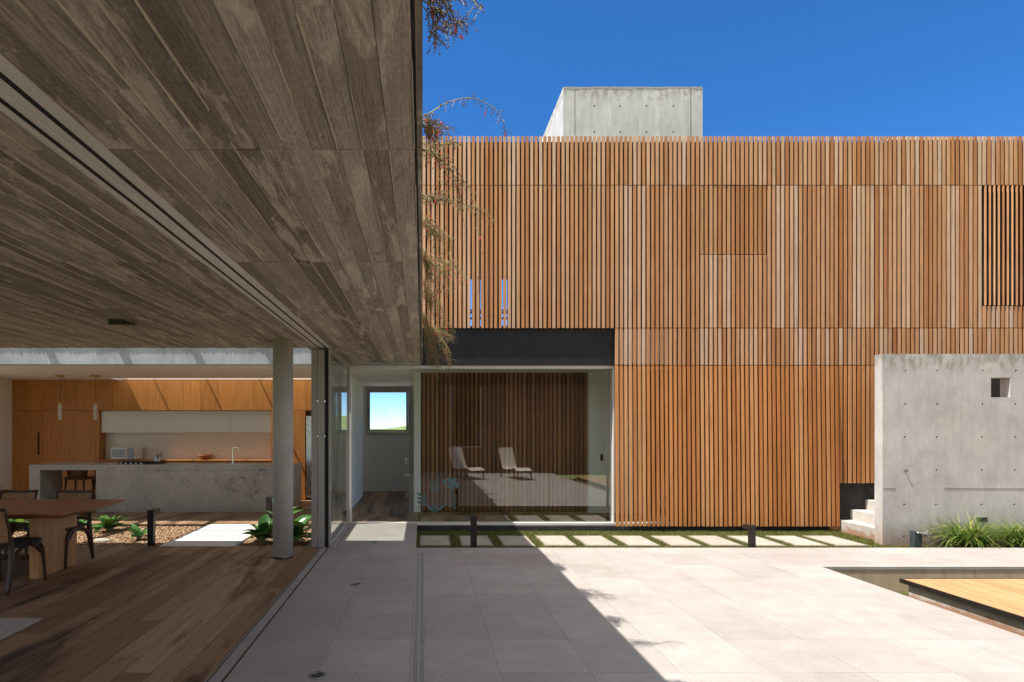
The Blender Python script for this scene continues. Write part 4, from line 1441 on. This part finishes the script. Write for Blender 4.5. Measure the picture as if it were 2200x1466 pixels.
blades("grass", [(-0.09, 7.0, 7.79, 9.66), (7.0, 8.6, 7.79, 8.46)], 6000, 0.02, 0.05, -0.122, GRASSM, "short green lawn grass around the stepping stones", stones)
blades("bed_grass", [(4.80, 6.2, 4.6, 6.6)], 3500, 0.02, 0.06, -0.292, GRASSM, "grass at the bottom of the sunken bed")
pb = MB()
pebbles("soil_crumbs", [(8.0, 10.6, 7.80, 8.44)], 0.045, 0.006, 0.018, -0.125, SOIL, "crumbs of red soil around the grass tufts")

# ================================================================== CONCRETE GARDEN WALL with tie holes and a square opening
def holed_wall(x0, x1, z0, z1, y0, y1, circles, rects=(), depth=0.06):
    mb = MB()
    s = 1.8
    N_RING = 16
    xs = {x0, x1}; zs = {z0, z1}
    for (cx, cz, r_) in circles:
        xs |= {cx - s * r_, cx + s * r_}; zs |= {cz - s * r_, cz + s * r_}
    for (a, b, c, d) in rects:
        xs |= {a, b}; zs |= {c, d}
    xs = sorted(xs); zs = sorted(zs)
    n = N_RING
    for i in range(len(xs) - 1):
        for j in range(len(zs) - 1):
            a, b, c, d = xs[i], xs[i + 1], zs[j], zs[j + 1]
            mx, mz = (a + b) / 2, (c + d) / 2
            if any(ra < mx < rb and rc < mz < rd for ra, rb, rc, rd in rects):
                continue
            hit = [q for q in circles if abs(mx - q[0]) < s * q[2] and abs(mz - q[1]) < s * q[2]]
            if not hit:
                mb.quad((a, y0, c), (b, y0, c), (b, y0, d), (a, y0, d))
    for (cx, cz, r_) in circles:
        bb_ = len(mb.v)
        for k in range(n):
            t = 2 * math.pi * k / n
            co, si = math.cos(t), math.sin(t)
            m_ = max(abs(co), abs(si))
            mb.v.append((cx + s * r_ * co / m_, y0, cz + s * r_ * si / m_))
        j = lambda: random.uniform(0.93, 1.07)
        for rr, yy in ((1, y0), (0.7, y0 + depth * 0.6), (0.65, y0 + depth)):
            for k in range(n):
                t = 2 * math.pi * k / n
                q_ = j() if yy == y0 else 1
                mb.v.append((cx + r_ * rr * q_ * math.cos(t), yy, cz + r_ * rr * q_ * math.sin(t)))
        for l_ in range(3):
            for k in range(n):
                k2 = (k + 1) % n
                mb.f.append((bb_ + l_ * n + k, bb_ + l_ * n + k2, bb_ + (l_ + 1) * n + k2, bb_ + (l_ + 1) * n + k))
        mb.f.append(tuple(bb_ + 3 * n + k for k in range(n)))
    for (a, b, c, d) in rects:
        mb.quad((a, y0, c), (a, y1, c), (a, y1, d), (a, y0, d))
        mb.quad((b, y0, d), (b, y1, d), (b, y1, c), (b, y0, c))
        mb.quad((a, y0, d), (a, y1, d), (b, y1, d), (b, y0, d))
        mb.quad((b, y0, c), (b, y1, c), (a, y1, c), (a, y0, c))
    # back, pierced by the same openings
    if rects:
        a, b, c, d = rects[0]
        for q in ((x0, a, z0, z1), (b, x1, z0, z1), (a, b, z0, c), (a, b, d, z1)):
            mb.quad((q[1], y1, q[2]), (q[0], y1, q[2]), (q[0], y1, q[3]), (q[1], y1, q[3]))
    else:
        mb.quad((x1, y1, z0), (x0, y1, z0), (x0, y1, z1), (x1, y1, z1))
    mb.quad((x0, y1, z0), (x0, y0, z0), (x0, y0, z1), (x0, y1, z1))
    mb.quad((x1, y0, z0), (x1, y1, z0), (x1, y1, z1), (x1, y0, z1))
    mb.quad((x0, y0, z1), (x1, y0, z1), (x1, y1, z1), (x0, y1, z1))
    return mb


YW = 8.48
kwl = YW / 1230
WX = lambda px: (px - 908) * kwl
WZ = lambda py: CAM_H + (921 - py) * kwl
circ = []
for px, col in ((1946, 0), (2014.5, 1), (2112, 2), (2183, 3)):
    for r_, py in enumerate((797, 868.5, 939.5, 1010.5, 1084.5, 1153.5)):
        if py > 1100 and col > 0: continue
        if (col, r_) == (0, 3): continue
        circ.append((WX(px - 0.8 * (r_)), WZ(py), 0.0165))
for px in (2258, 2330, 2420):
    for py in (797, 868.5, 939.5, 1010.5, 1084.5):
        circ.append((WX(px), WZ(py), 0.0165))
rect = (WX(2129), WX(2170.5), WZ(854), WZ(811.5))
gw = thing("concrete_wall", (9.5, YW, -0.4), "free-standing grey concrete garden wall with square hole and rows of tie holes", "wall")
WTOP = 2.725
holed_wall(WX(1896), 13.0, -0.40, WTOP, YW, YW + 0.15, circ, [rect]).build("wall", CONC, gw)
# formwork joint, seam and a steel rod stub in one tie hole
m = MB()
zj = WZ(1048.5)
x = WX(1897)
while x < 12.9:
    L = random.uniform(0.08, 0.5)
    if random.random() < 0.92:
        m.box(x, x + L, YW - 0.006, YW + 0.01, zj + random.uniform(-0.002, 0.002), zj + random.uniform(0.003, 0.006))
    x += L
z = -0.3
while z < WTOP - 0.1:
    L = random.uniform(0.05, 0.4)
    if random.random() < 0.7:
        m.box(WX(2064) - 0.002, WX(2064) + 0.0015, YW - 0.002, YW + 0.01, z, min(z + L, WTOP - 0.03))
    z += L
m.build("formwork_fin", CONC_PLAIN, gw)
m = MB()
m.tube([(WX(1944.5), YW + 0.01, WZ(1011.5)), (WX(1944.5), YW - 0.025, WZ(1011.5))], 0.010, 8)
m.cyl((WX(1944.5), YW - 0.028, WZ(1011.5)), 0.022, 0.006, 14, axis='y')
m.build("steel_stub", SHARP, gw)
B("wall_vent", BLACK, (WX(2098), WX(2120), YW - 0.012, YW + 0.01, WZ(1121), WZ(1112)), gw)

# ---- steps behind the wall
stp = thing("concrete_steps", (7.2, 9.0, -0.2), "three rough concrete steps rising behind the garden wall", "steps")
for i, (xa, zt) in enumerate(((7.03, 0.075), (7.27, 0.245), (7.53, 0.415), (7.78, 0.585))):
    m = MB()
    m.box(xa, 12.0 - 0.004 * i, 8.632, 9.75 - 0.003 * i, (-0.40, 0.075, 0.245, 0.415)[i], zt)
    m.build("step", CONC_STEP, stp, bevel=0.008)
ft_ = MB()
q = ico * np.array([0.11, 0.05, 0.055])
ft_.v = (q + np.array([6.95, 9.66, -0.06])).tolist(); ft_.f = list(icf)
tag(ft_.build("broken_masonry", CONC_BED), "rough lump of broken masonry at the plinth end beside the steps", "masonry")

# ---- tap block
tp = thing("garden_tap", (7.22, 8.28, -0.12), "dark slate tap block with chrome tap in front of the concrete wall", "tap")
kt = 8.28 / 1230
xa, xb = (1965 - 908) * kt, (1981.5 - 908) * kt
zt = CAM_H - (1143 - 921) * kt
m = MB(); m.hexa([(xa, 8.28, -0.14), (xb, 8.28, -0.14), (xb + 0.01, 8.38, -0.14), (xa + 0.01, 8.38, -0.14), (xa, 8.28, zt + 0.006), (xb, 8.28, zt), (xb + 0.01, 8.38, zt), (xa + 0.01, 8.38, zt + 0.006)])
m.build("block", PVC, tp, bevel=0.003)
m = MB()
m.tube(bez([(xb - 0.07, 8.27, zt - 0.012), (xb + 0.0, 8.262, zt - 0.018), (xb + 0.05, 8.255, zt - 0.038), (xb + 0.065, 8.252, zt - 0.085)], 12), 0.013, 8)
m.cyl((xb - 0.075, 8.268, zt - 0.026), 0.019, 0.026, 12)
m.build("spout", CHROME, tp, smooth=True)
m = MB()
m.cyl((xb + 0.035, 8.257, zt - 0.03), 0.007, 0.045, 8)
m.tube([(xb + 0.01, 8.257, zt + 0.012), (xb + 0.065, 8.257, zt + 0.02)], 0.007, 6)
m.tube([(xb + 0.036, 8.23, zt + 0.016), (xb + 0.036, 8.285, zt + 0.016)], 0.006, 6)
m.build("handle", CHROME, tp)

# ---- grass tufts in front of the wall
def tuft(cx, cy_, z, n, L, rad, label):
    t = thing("grass_tuft", (cx, cy_, z), label, "plant", "grass tufts before the concrete wall")
    m = MB()
    for k in range(n):
        az = random.uniform(0, 2 * math.pi)
        r0 = rad * math.sqrt(random.random())
        ra = random.uniform(0, 6.28)
        p = Vector((cx + r0 * math.cos(ra), cy_ + 0.5 * r0 * math.sin(ra), z))
        ll = L * random.uniform(0.55, 1.15)
        ang = R(random.uniform(52, 92))
        d = Vector((math.cos(az), 0.75 * math.sin(az), 0)).normalized()
        side = Vector((-d.y, d.x, 0))
        w = random.uniform(0.004, 0.0085)
        curl = random.uniform(0.9, 2.6)
        nn = 7
        b = len(m.v)
        for i in range(nn + 1):
            ww = w * (1 - (i / nn) ** 2.2) + 0.0004
            m.v += [tuple(p + side * ww), tuple(p - side * ww + Vector((0, 0, ww * 0.3)))]
            p = p + (d * math.cos(ang) + Vector((0, 0, math.sin(ang)))) * (ll / nn)
            if p.y > YW - 0.01: p.y = YW - 0.01
            if p.z < z + 0.01: p.z = z + 0.01
            ang -= curl / nn
        for i in range(nn):
            a = b + 2 * i
            m.f.append((a, a + 1, a + 3, a + 2))
    m.build("blades", TUFTM, t)
    return t


tuft(7.82, 8.20, -0.125, 620, 0.66, 0.18, "spiky green grass tuft beside the tap block")
tuft(8.58, 8.18, -0.125, 620, 0.63, 0.20, "yellowish green grass tuft at the edge of the photo, away from the tap block")
tuft(9.4, 8.18, -0.125, 420, 0.60, 0.20, "grass tuft beyond the edge of the photo by the wall")

# ================================================================== SUNKEN BED, DECK
rt = thing("retaining_wall", (4.7, 6.7, -0.6), "low stained concrete wall around the sunken bed", "wall")
B("far_wall", CONC_BED, (4.69, 14, 6.716, 6.95, -0.55, -0.0365), rt)
B("side_wall", CONC_BED, (4.69, 4.74, -1.9, 6.638, -0.55, -0.035), rt)
dk = thing("timber_deck", (5.15, 3.5, -0.3), "orange timber deck with black edge on a concrete base", "deck")
m = MB()
x = 5.17
while x < 9.4:
    y0d = 1.0
    m.box(x, x + 0.168, 0.5, 6.165, -0.022, random.uniform(-0.0006, 0.0006))
    x += 0.1755
m.build("boards", DECKM, dk)
B("gap_shade_sheet", BACKING, (5.18, 9.4, 0.52, 6.15, -0.0425, -0.024), dk)  # one dark sheet under the boards, painting the shade in their gaps
m = MB()
m.box(5.15, 5.168, 0.5, 6.185, -0.042, 0.002)
m.box(5.168, 9.4, 6.167, 6.185, -0.042, 0.001)
m.build("edge_trim", BRONZE, dk)
m = MB(); m.box(5.19, 9.4, 0.5, 6.12, -0.6, -0.044); m.build("base", CONC_STEP, dk, bevel=0.01)

# ================================================================== DRAIN AND FLOOR LIGHTS
dr = thing("drain_channel", (-0.03, 3, 0), "perforated steel drain channel running along the paving", "drain")
m = MB()
y = 0.2
while y < 7.40:
    y1_ = min(y + 3.05, 7.40) if y > 1.3 else 1.32
    m.box(DR0 + 0.001, DR0 + 0.008, y, y1_ - 0.006, -0.03, 0.001)
    m.box(DR1 - 0.008, DR1 - 0.001, y, y1_ - 0.006, -0.03, 0.001)
    m.box(DR0 + 0.0375, DR1 - 0.0375, y, y1_ - 0.006, -0.03, -0.001)
    m.box(DR0 + 0.008, DR1 - 0.008, y1_ - 0.016, y1_ - 0.006, -0.03, 0.000)
    # bars between slots, staggered
    yy = y
    k = 0
    while yy < y1_ - 0.02:
        xm_ = (DR0 + DR1) / 2
        if k % 2 == 0:
            m.box(DR0 + 0.0082, xm_ - 0.0055, yy, yy + 0.0095, -0.012, -0.0015)
        else:
            m.box(xm_ + 0.0055, DR1 - 0.0082, yy, yy + 0.0095, -0.012, -0.0015)
        m.box(DR0 + 0.0225, DR0 + 0.0245, yy, yy + 0.0095, -0.012, -0.0016) if k % 2 else None
        yy += 0.0095
        k += 1
    y = y1_
m.build("grate", plain("galvanised_grate", (0.42, 0.42, 0.42), 0.45, 0.3, 0.1, 20), dr)

pl_labels = ("round steel floor light in the paving by the glass doorway", "round steel floor light midway between glass doorway and photo's lower edge", "round steel floor light in the paving, largest of the three in the photo")
pl0 = thing("floor_light", (0, 0, 0), "x", "floor light", "floor lights along the paving joint")
m = MB(); m.lathe((0, 0, 0), [(0.056, 0.0), (0.056, 0.006), (0.050, 0.009), (0.038, 0.007), (0.036, 0.002)], 28); m.build("rim", SHARP, pl0, local=True, smooth=True)
m = MB(); m.cyl((0, 0, 0.0005), 0.0365, 0.0025, 24); m.build("lens", BRONZE, pl0, local=True)
m = MB()
for k in range(3):
    a = k * 2.1 + 0.4
    m.cyl((0.016 * math.cos(a), 0.016 * math.sin(a), 0.003), 0.010, 0.003, 10)
m.build("bulb", SHARP, pl0, local=True)
for i, yy in enumerate((8.14, 5.94, 3.75)):
    o = pl0 if i == 0 else dup(pl0)
    o.location = (-0.69, yy, 0.0004); o["label"] = pl_labels[i]

# ================================================================== ROOF TANK
YT = 11.5
kt2 = YT / 1230
TX = lambda px: (px - 908) * kt2
TZ = lambda py: CAM_H + (921 - py) * kt2
tc_ = [(TX(px), TZ(py), 0.021) for px in (1277, 1332.5, 1389, 1447) for py in (228, 284)]
tk = thing("water_tank_tower", (TX(1360), YT, 6.4), "pale grey concrete tank box on the roof above the slats", "tower")
holed_wall(TX(1210), TX(1509.5), 6.42, TZ(188), YT, YT + 3.0, tc_, depth=0.05).build("shell", CONC_TANK, tk)
m = MB()
for px in (1235, 1484):
    z = 6.5
    while z < TZ(190):
        L = random.uniform(0.04, 0.25)
        if random.random() < 0.75:
            m.box(TX(px) - 0.003, TX(px) + 0.003, YT - 0.003, YT + 0.01, z, min(z + L, TZ(190)))
        z += L
m.build("formwork_joint", PLINTH, tk)
x = TX(1211)
m = MB()
while x < TX(1508):
    L = random.uniform(0.05, 0.3)
    m.box(x, min(x + L, TX(1509)), YT - 0.004, YT + 0.05, TZ(188) - random.uniform(0.01, 0.04), TZ(188) + 0.006 + random.uniform(0, 0.008))
    x += L
m.build("top_edge", CONC_PLAIN, tk)

# ================================================================== CORAL PLANTS hanging from the roof edge
def coral(Y, stems, label, fill=5, twig=0.055, flowers=18, spread=0.06):
    root = Vector((-0.05, Y, SLAB_T))
    t = thing("hanging_plant", root, label, "hanging plant", "trailing coral plants along the roof edge")
    ms, mbud, mf = MB(), MB(), MB()
    allst = []
    for s in stems:
        w = [root + Vector((-0.02, 0, 0.0))] + [P(px, py, Y) + Vector((0, random.uniform(-1, 1) * spread, 0)) for px, py in s]
        allst.append((w, 1.0))
        for k in range(fill):
            q = random.uniform(0.55, 1.05)
            ww = [w[0]] + [w[0].lerp(p, q) + Vector((random.uniform(-0.5, 0.6) * spread, random.uniform(-2, 2) * spread, random.uniform(-1, 0.6) * spread * (i + 1) / len(s))) for i, p in enumerate(w[1:])]
            for p in ww[1:]:
                if p.x < 0.012: p.x = 0.012 + random.uniform(0, 0.03)
            allst.append((ww, 0.6))
    for w, sc in allst:
        c = bez(w, 36)
        n = len(c)
        ms.tube(c, [0.0038 * sc * (1 - 0.72 * i / n) for i in range(n)], 5, 1, False)
        for i in range(4, n - 1):
            for _ in range(2 if sc == 1.0 else 1):
                if random.random() < 0.18: continue
                p = c[i].lerp(c[i + 1], random.random())
                if p.x < 0.006: continue
                d = Vector((random.gauss(0, 1), random.gauss(0, 1), random.gauss(-0.35, 0.8))).normalized()
                L = twig * random.uniform(0.35, 1.2)
                e = p + d * L + Vector((0, 0, -0.2 * L))
                if e.x < 0.004: continue
                ms.tube([p, p.lerp(e, 0.55) + Vector((0, 0, 0.08 * L)), e], [0.0012, 0.0010, 0.0006], 3, 1, False)
                for q in range(random.choice((0, 1, 1, 2))):
                    bp = p.lerp(e, random.uniform(0.5, 1.0))
                    r_ = random.uniform(0.0022, 0.0042)
                    b = len(mbud.v)
                    mbud.v += [(bp.x + r_ * v[0], bp.y + r_ * v[1], bp.z + r_ * v[2]) for v in ((1, 0, 0), (-1, 0, 0), (0, 1, 0), (0, -1, 0), (0, 0, 1.5), (0, 0, -1.5))]
                    mbud.f += [(b + x_, b + y_, b + z_) for x_, y_, z_ in ((0, 2, 4), (2, 1, 4), (1, 3, 4), (3, 0, 4), (2, 0, 5), (1, 2, 5), (3, 1, 5), (0, 3, 5))]
    for k in range(flowers):
        w, sc = random.choice(allst)
        c = bez(w, 36)
        p = c[random.randint(6, len(c) - 1)] + Vector((random.gauss(0, 0.02), random.gauss(0, 0.02), random.gauss(-0.02, 0.02)))
        if p.x < 0.01: p.x = 0.015
        d = Vector((random.gauss(0, 0.4), random.gauss(0, 0.4), -1)).normalized()
        L = random.uniform(0.016, 0.028)
        mf.tube([p, p + d * L * 0.5, p + d * L], [0.0018, 0.0030, 0.0042], 5)
    ms.build("stems", STEMM, t)
    mbud.build("foliage", BUDM, t)
    mf.build("blossoms", FLOWER, t)
    return t


coral(2.08, [[(920, -20), (960, -5), (1000, 5), (1042, 18)], [(922, 0), (960, 20), (985, 30), (1000, 44)], [(917, 10), (930, 35), (938, 55), (934, 82)], [(925, 5), (945, 25), (965, 45)]],
      "dark budded coral plant sprig against the sky, topmost at the roof edge", 2, 0.05, 8, 0.05)
coral(2.92, [[(917, 243), (960, 222), (1010, 214), (1050, 225), (1075, 255), (1090, 288)]], "single arching coral plant stem against the blue sky", 0, 0.045, 2, 0.02)
coral(3.0, [[(918, 262), (945, 268), (972, 276)], [(917, 275), (930, 285), (945, 297)]], "short bushy coral plant sprig just under the arching stem", 7, 0.045, 12, 0.035)
coral(3.25, [[(916, 322), (949, 340), (970, 357), (998, 385), (1014, 412), (1024, 464), (1030, 545), (1029, 628)], [(920, 300), (945, 310), (968, 308), (985, 303)], [(930, 335), (965, 365), (985, 400), (990, 440)]],
      "long trailing coral plant with a tail hanging before the slats", 2, 0.05, 16, 0.035)
coral(3.95, [[(920, 432), (960, 430), (1000, 437), (1035, 447), (1060, 476)], [(920, 428), (940, 422), (955, 418)]], "yellow-green coral plant stem reaching out level over the slats", 4, 0.05, 4, 0.04)
coral(4.45, [[(920, 472), (945, 488), (963, 512), (972, 545), (972, 570)], [(918, 480), (935, 500), (945, 515)]], "olive coral plant drooping below the level yellow-green stem", 6, 0.06, 14, 0.06)
coral(5.3, [[(920, 556), (950, 562), (976, 582), (1000, 604)], [(918, 565), (945, 585), (956, 620), (958, 642)], [(916, 560), (925, 590), (930, 620)]], "reddish coral plant with many flowers at mid height of the roof edge", 9, 0.075, 60, 0.09)
coral(6.3, [[(918, 610), (935, 640), (948, 668)], [(916, 640), (940, 668), (962, 705), (974, 732)], [(914, 600), (920, 640), (922, 690)]], "sparse coral plant with thin stems next above the black beam", 8, 0.08, 48, 0.09)
coral(7.7, [[(916, 700), (945, 720), (963, 755), (965, 795)], [(914, 690), (930, 730), (938, 770), (940, 790)], [(916, 705), (955, 715), (975, 728)], [(912, 700), (918, 745), (921, 785)]], "dense dark coral plant with red flowers before the black beam", 9, 0.10, 90, 0.11)

# fallen petals
pt = MB()
for k in range(24):
    x = random.gauss(0.25, 0.45); y = random.uniform(3.2, 7.7)
    a = random.uniform(0, 6.28); L = random.uniform(0.006, 0.014)
    c, s = math.cos(a), math.sin(a)
    pt.tube([(x, y, 0.003), (x + L * c, y + L * s, 0.004)], [0.0018, 0.0032], 5)
tag(pt.build("fallen_petals", FLOWER), "tiny red petals fallen on the paving", None, None, "stuff")

# ================================================================== behind the camera: seen in the glass
oh = thing("opposite_house", (5, -1.6, 0), "brown timber house opposite, seen only as a reflection in the glass", "house")
m = MB()
ox0, ox1, oz0, oz1 = 1.07, 2.18, 0.95, 3.19
m.box(-1.2, ox0, -1.75, -1.45, -0.1, 3.25)
m.box(ox1, 12, -1.75, -1.45, -0.1, 3.25)
m.box(ox0, ox1, -1.75, -1.45, -0.1, oz0)
m.build("wall", plain("brown_timber_wall", (0.20, 0.11, 0.065), 0.8, 0, 0.2, 2, 0.1), oh)
B("roof", BACKING, (-1.2, 12, -4.0, -1.42, 3.25, 4.3), oh)
B("room", BACKING, (ox0 - 0.3, ox1 + 0.3, -2.2, -2.1, 0.5, 3.25), oh)
m = MB()
m.box(ox0, ox0 + 0.03, -1.5, -1.43, oz0, oz1); m.box(ox1 - 0.05, ox1, -1.5, -1.43, oz0, oz1); m.box(ox0, ox1, -1.5, -1.43, oz0 - 0.03, oz0 + 0.01)
m.build("window_frame", ALUW, oh)
B("window_pane", GLASS, (ox0 + 0.03, ox1 - 0.05, -1.47, -1.462, oz0 + 0.01, oz1), oh)

lg = thing("sun_lounger", (0, 0, 0), "beige mesh lounger standing in the sun, reflected near the middle of the glass", "lounger", "loungers on the paving")
for s in (-1, 1):
    m = MB()
    m.tube(bez([(s * 0.27, -0.55, 0.30), (s * 0.27, 0.0, 0.28), (s * 0.27, 0.55, 0.34), (s * 0.27, 0.80, 0.26)], 14), 0.018, 6)
    m.build("side_rail", BRONZE, lg, local=True)
    for (ya, yb) in ((-0.35, -0.45), (0.6, 0.7)):
        m = MB(); m.tube([(s * 0.275, ya, 0.29), (s * 0.29, yb, 0.0)], 0.018, 6); m.build("leg", BRONZE, lg, local=True)
m = MB()
prof = bez([(0, -0.78, 0.96), (0, -0.60, 0.62), (0, -0.42, 0.33), (0, -0.25, 0.29), (0, 0.2, 0.30), (0, 0.55, 0.36), (0, 0.80, 0.28)], 30)
for p in prof:
    m.v += [(-0.255, p.y, p.z), (0.255, p.y, p.z), (0.255, p.y, p.z + 0.012), (-0.255, p.y, p.z + 0.012)]
for i in range(len(prof) - 1):
    for k in range(4):
        k2 = (k + 1) % 4
        m.f.append((4 * i + k, 4 * i + k2, 4 * i + 4 + k2, 4 * i + 4 + k))
m.build("seat", MESHF, lg, local=True)
lg.location = (3.0, 1.05, 0); lg.rotation_euler.z = R(-14)
l2 = dup(lg); l2.location = (1.42, 0.95, 0); l2.rotation_euler.z = R(-24)
l2["label"] = "beige mesh lounger half in the roof's shadow, reflected nearer the glass door"
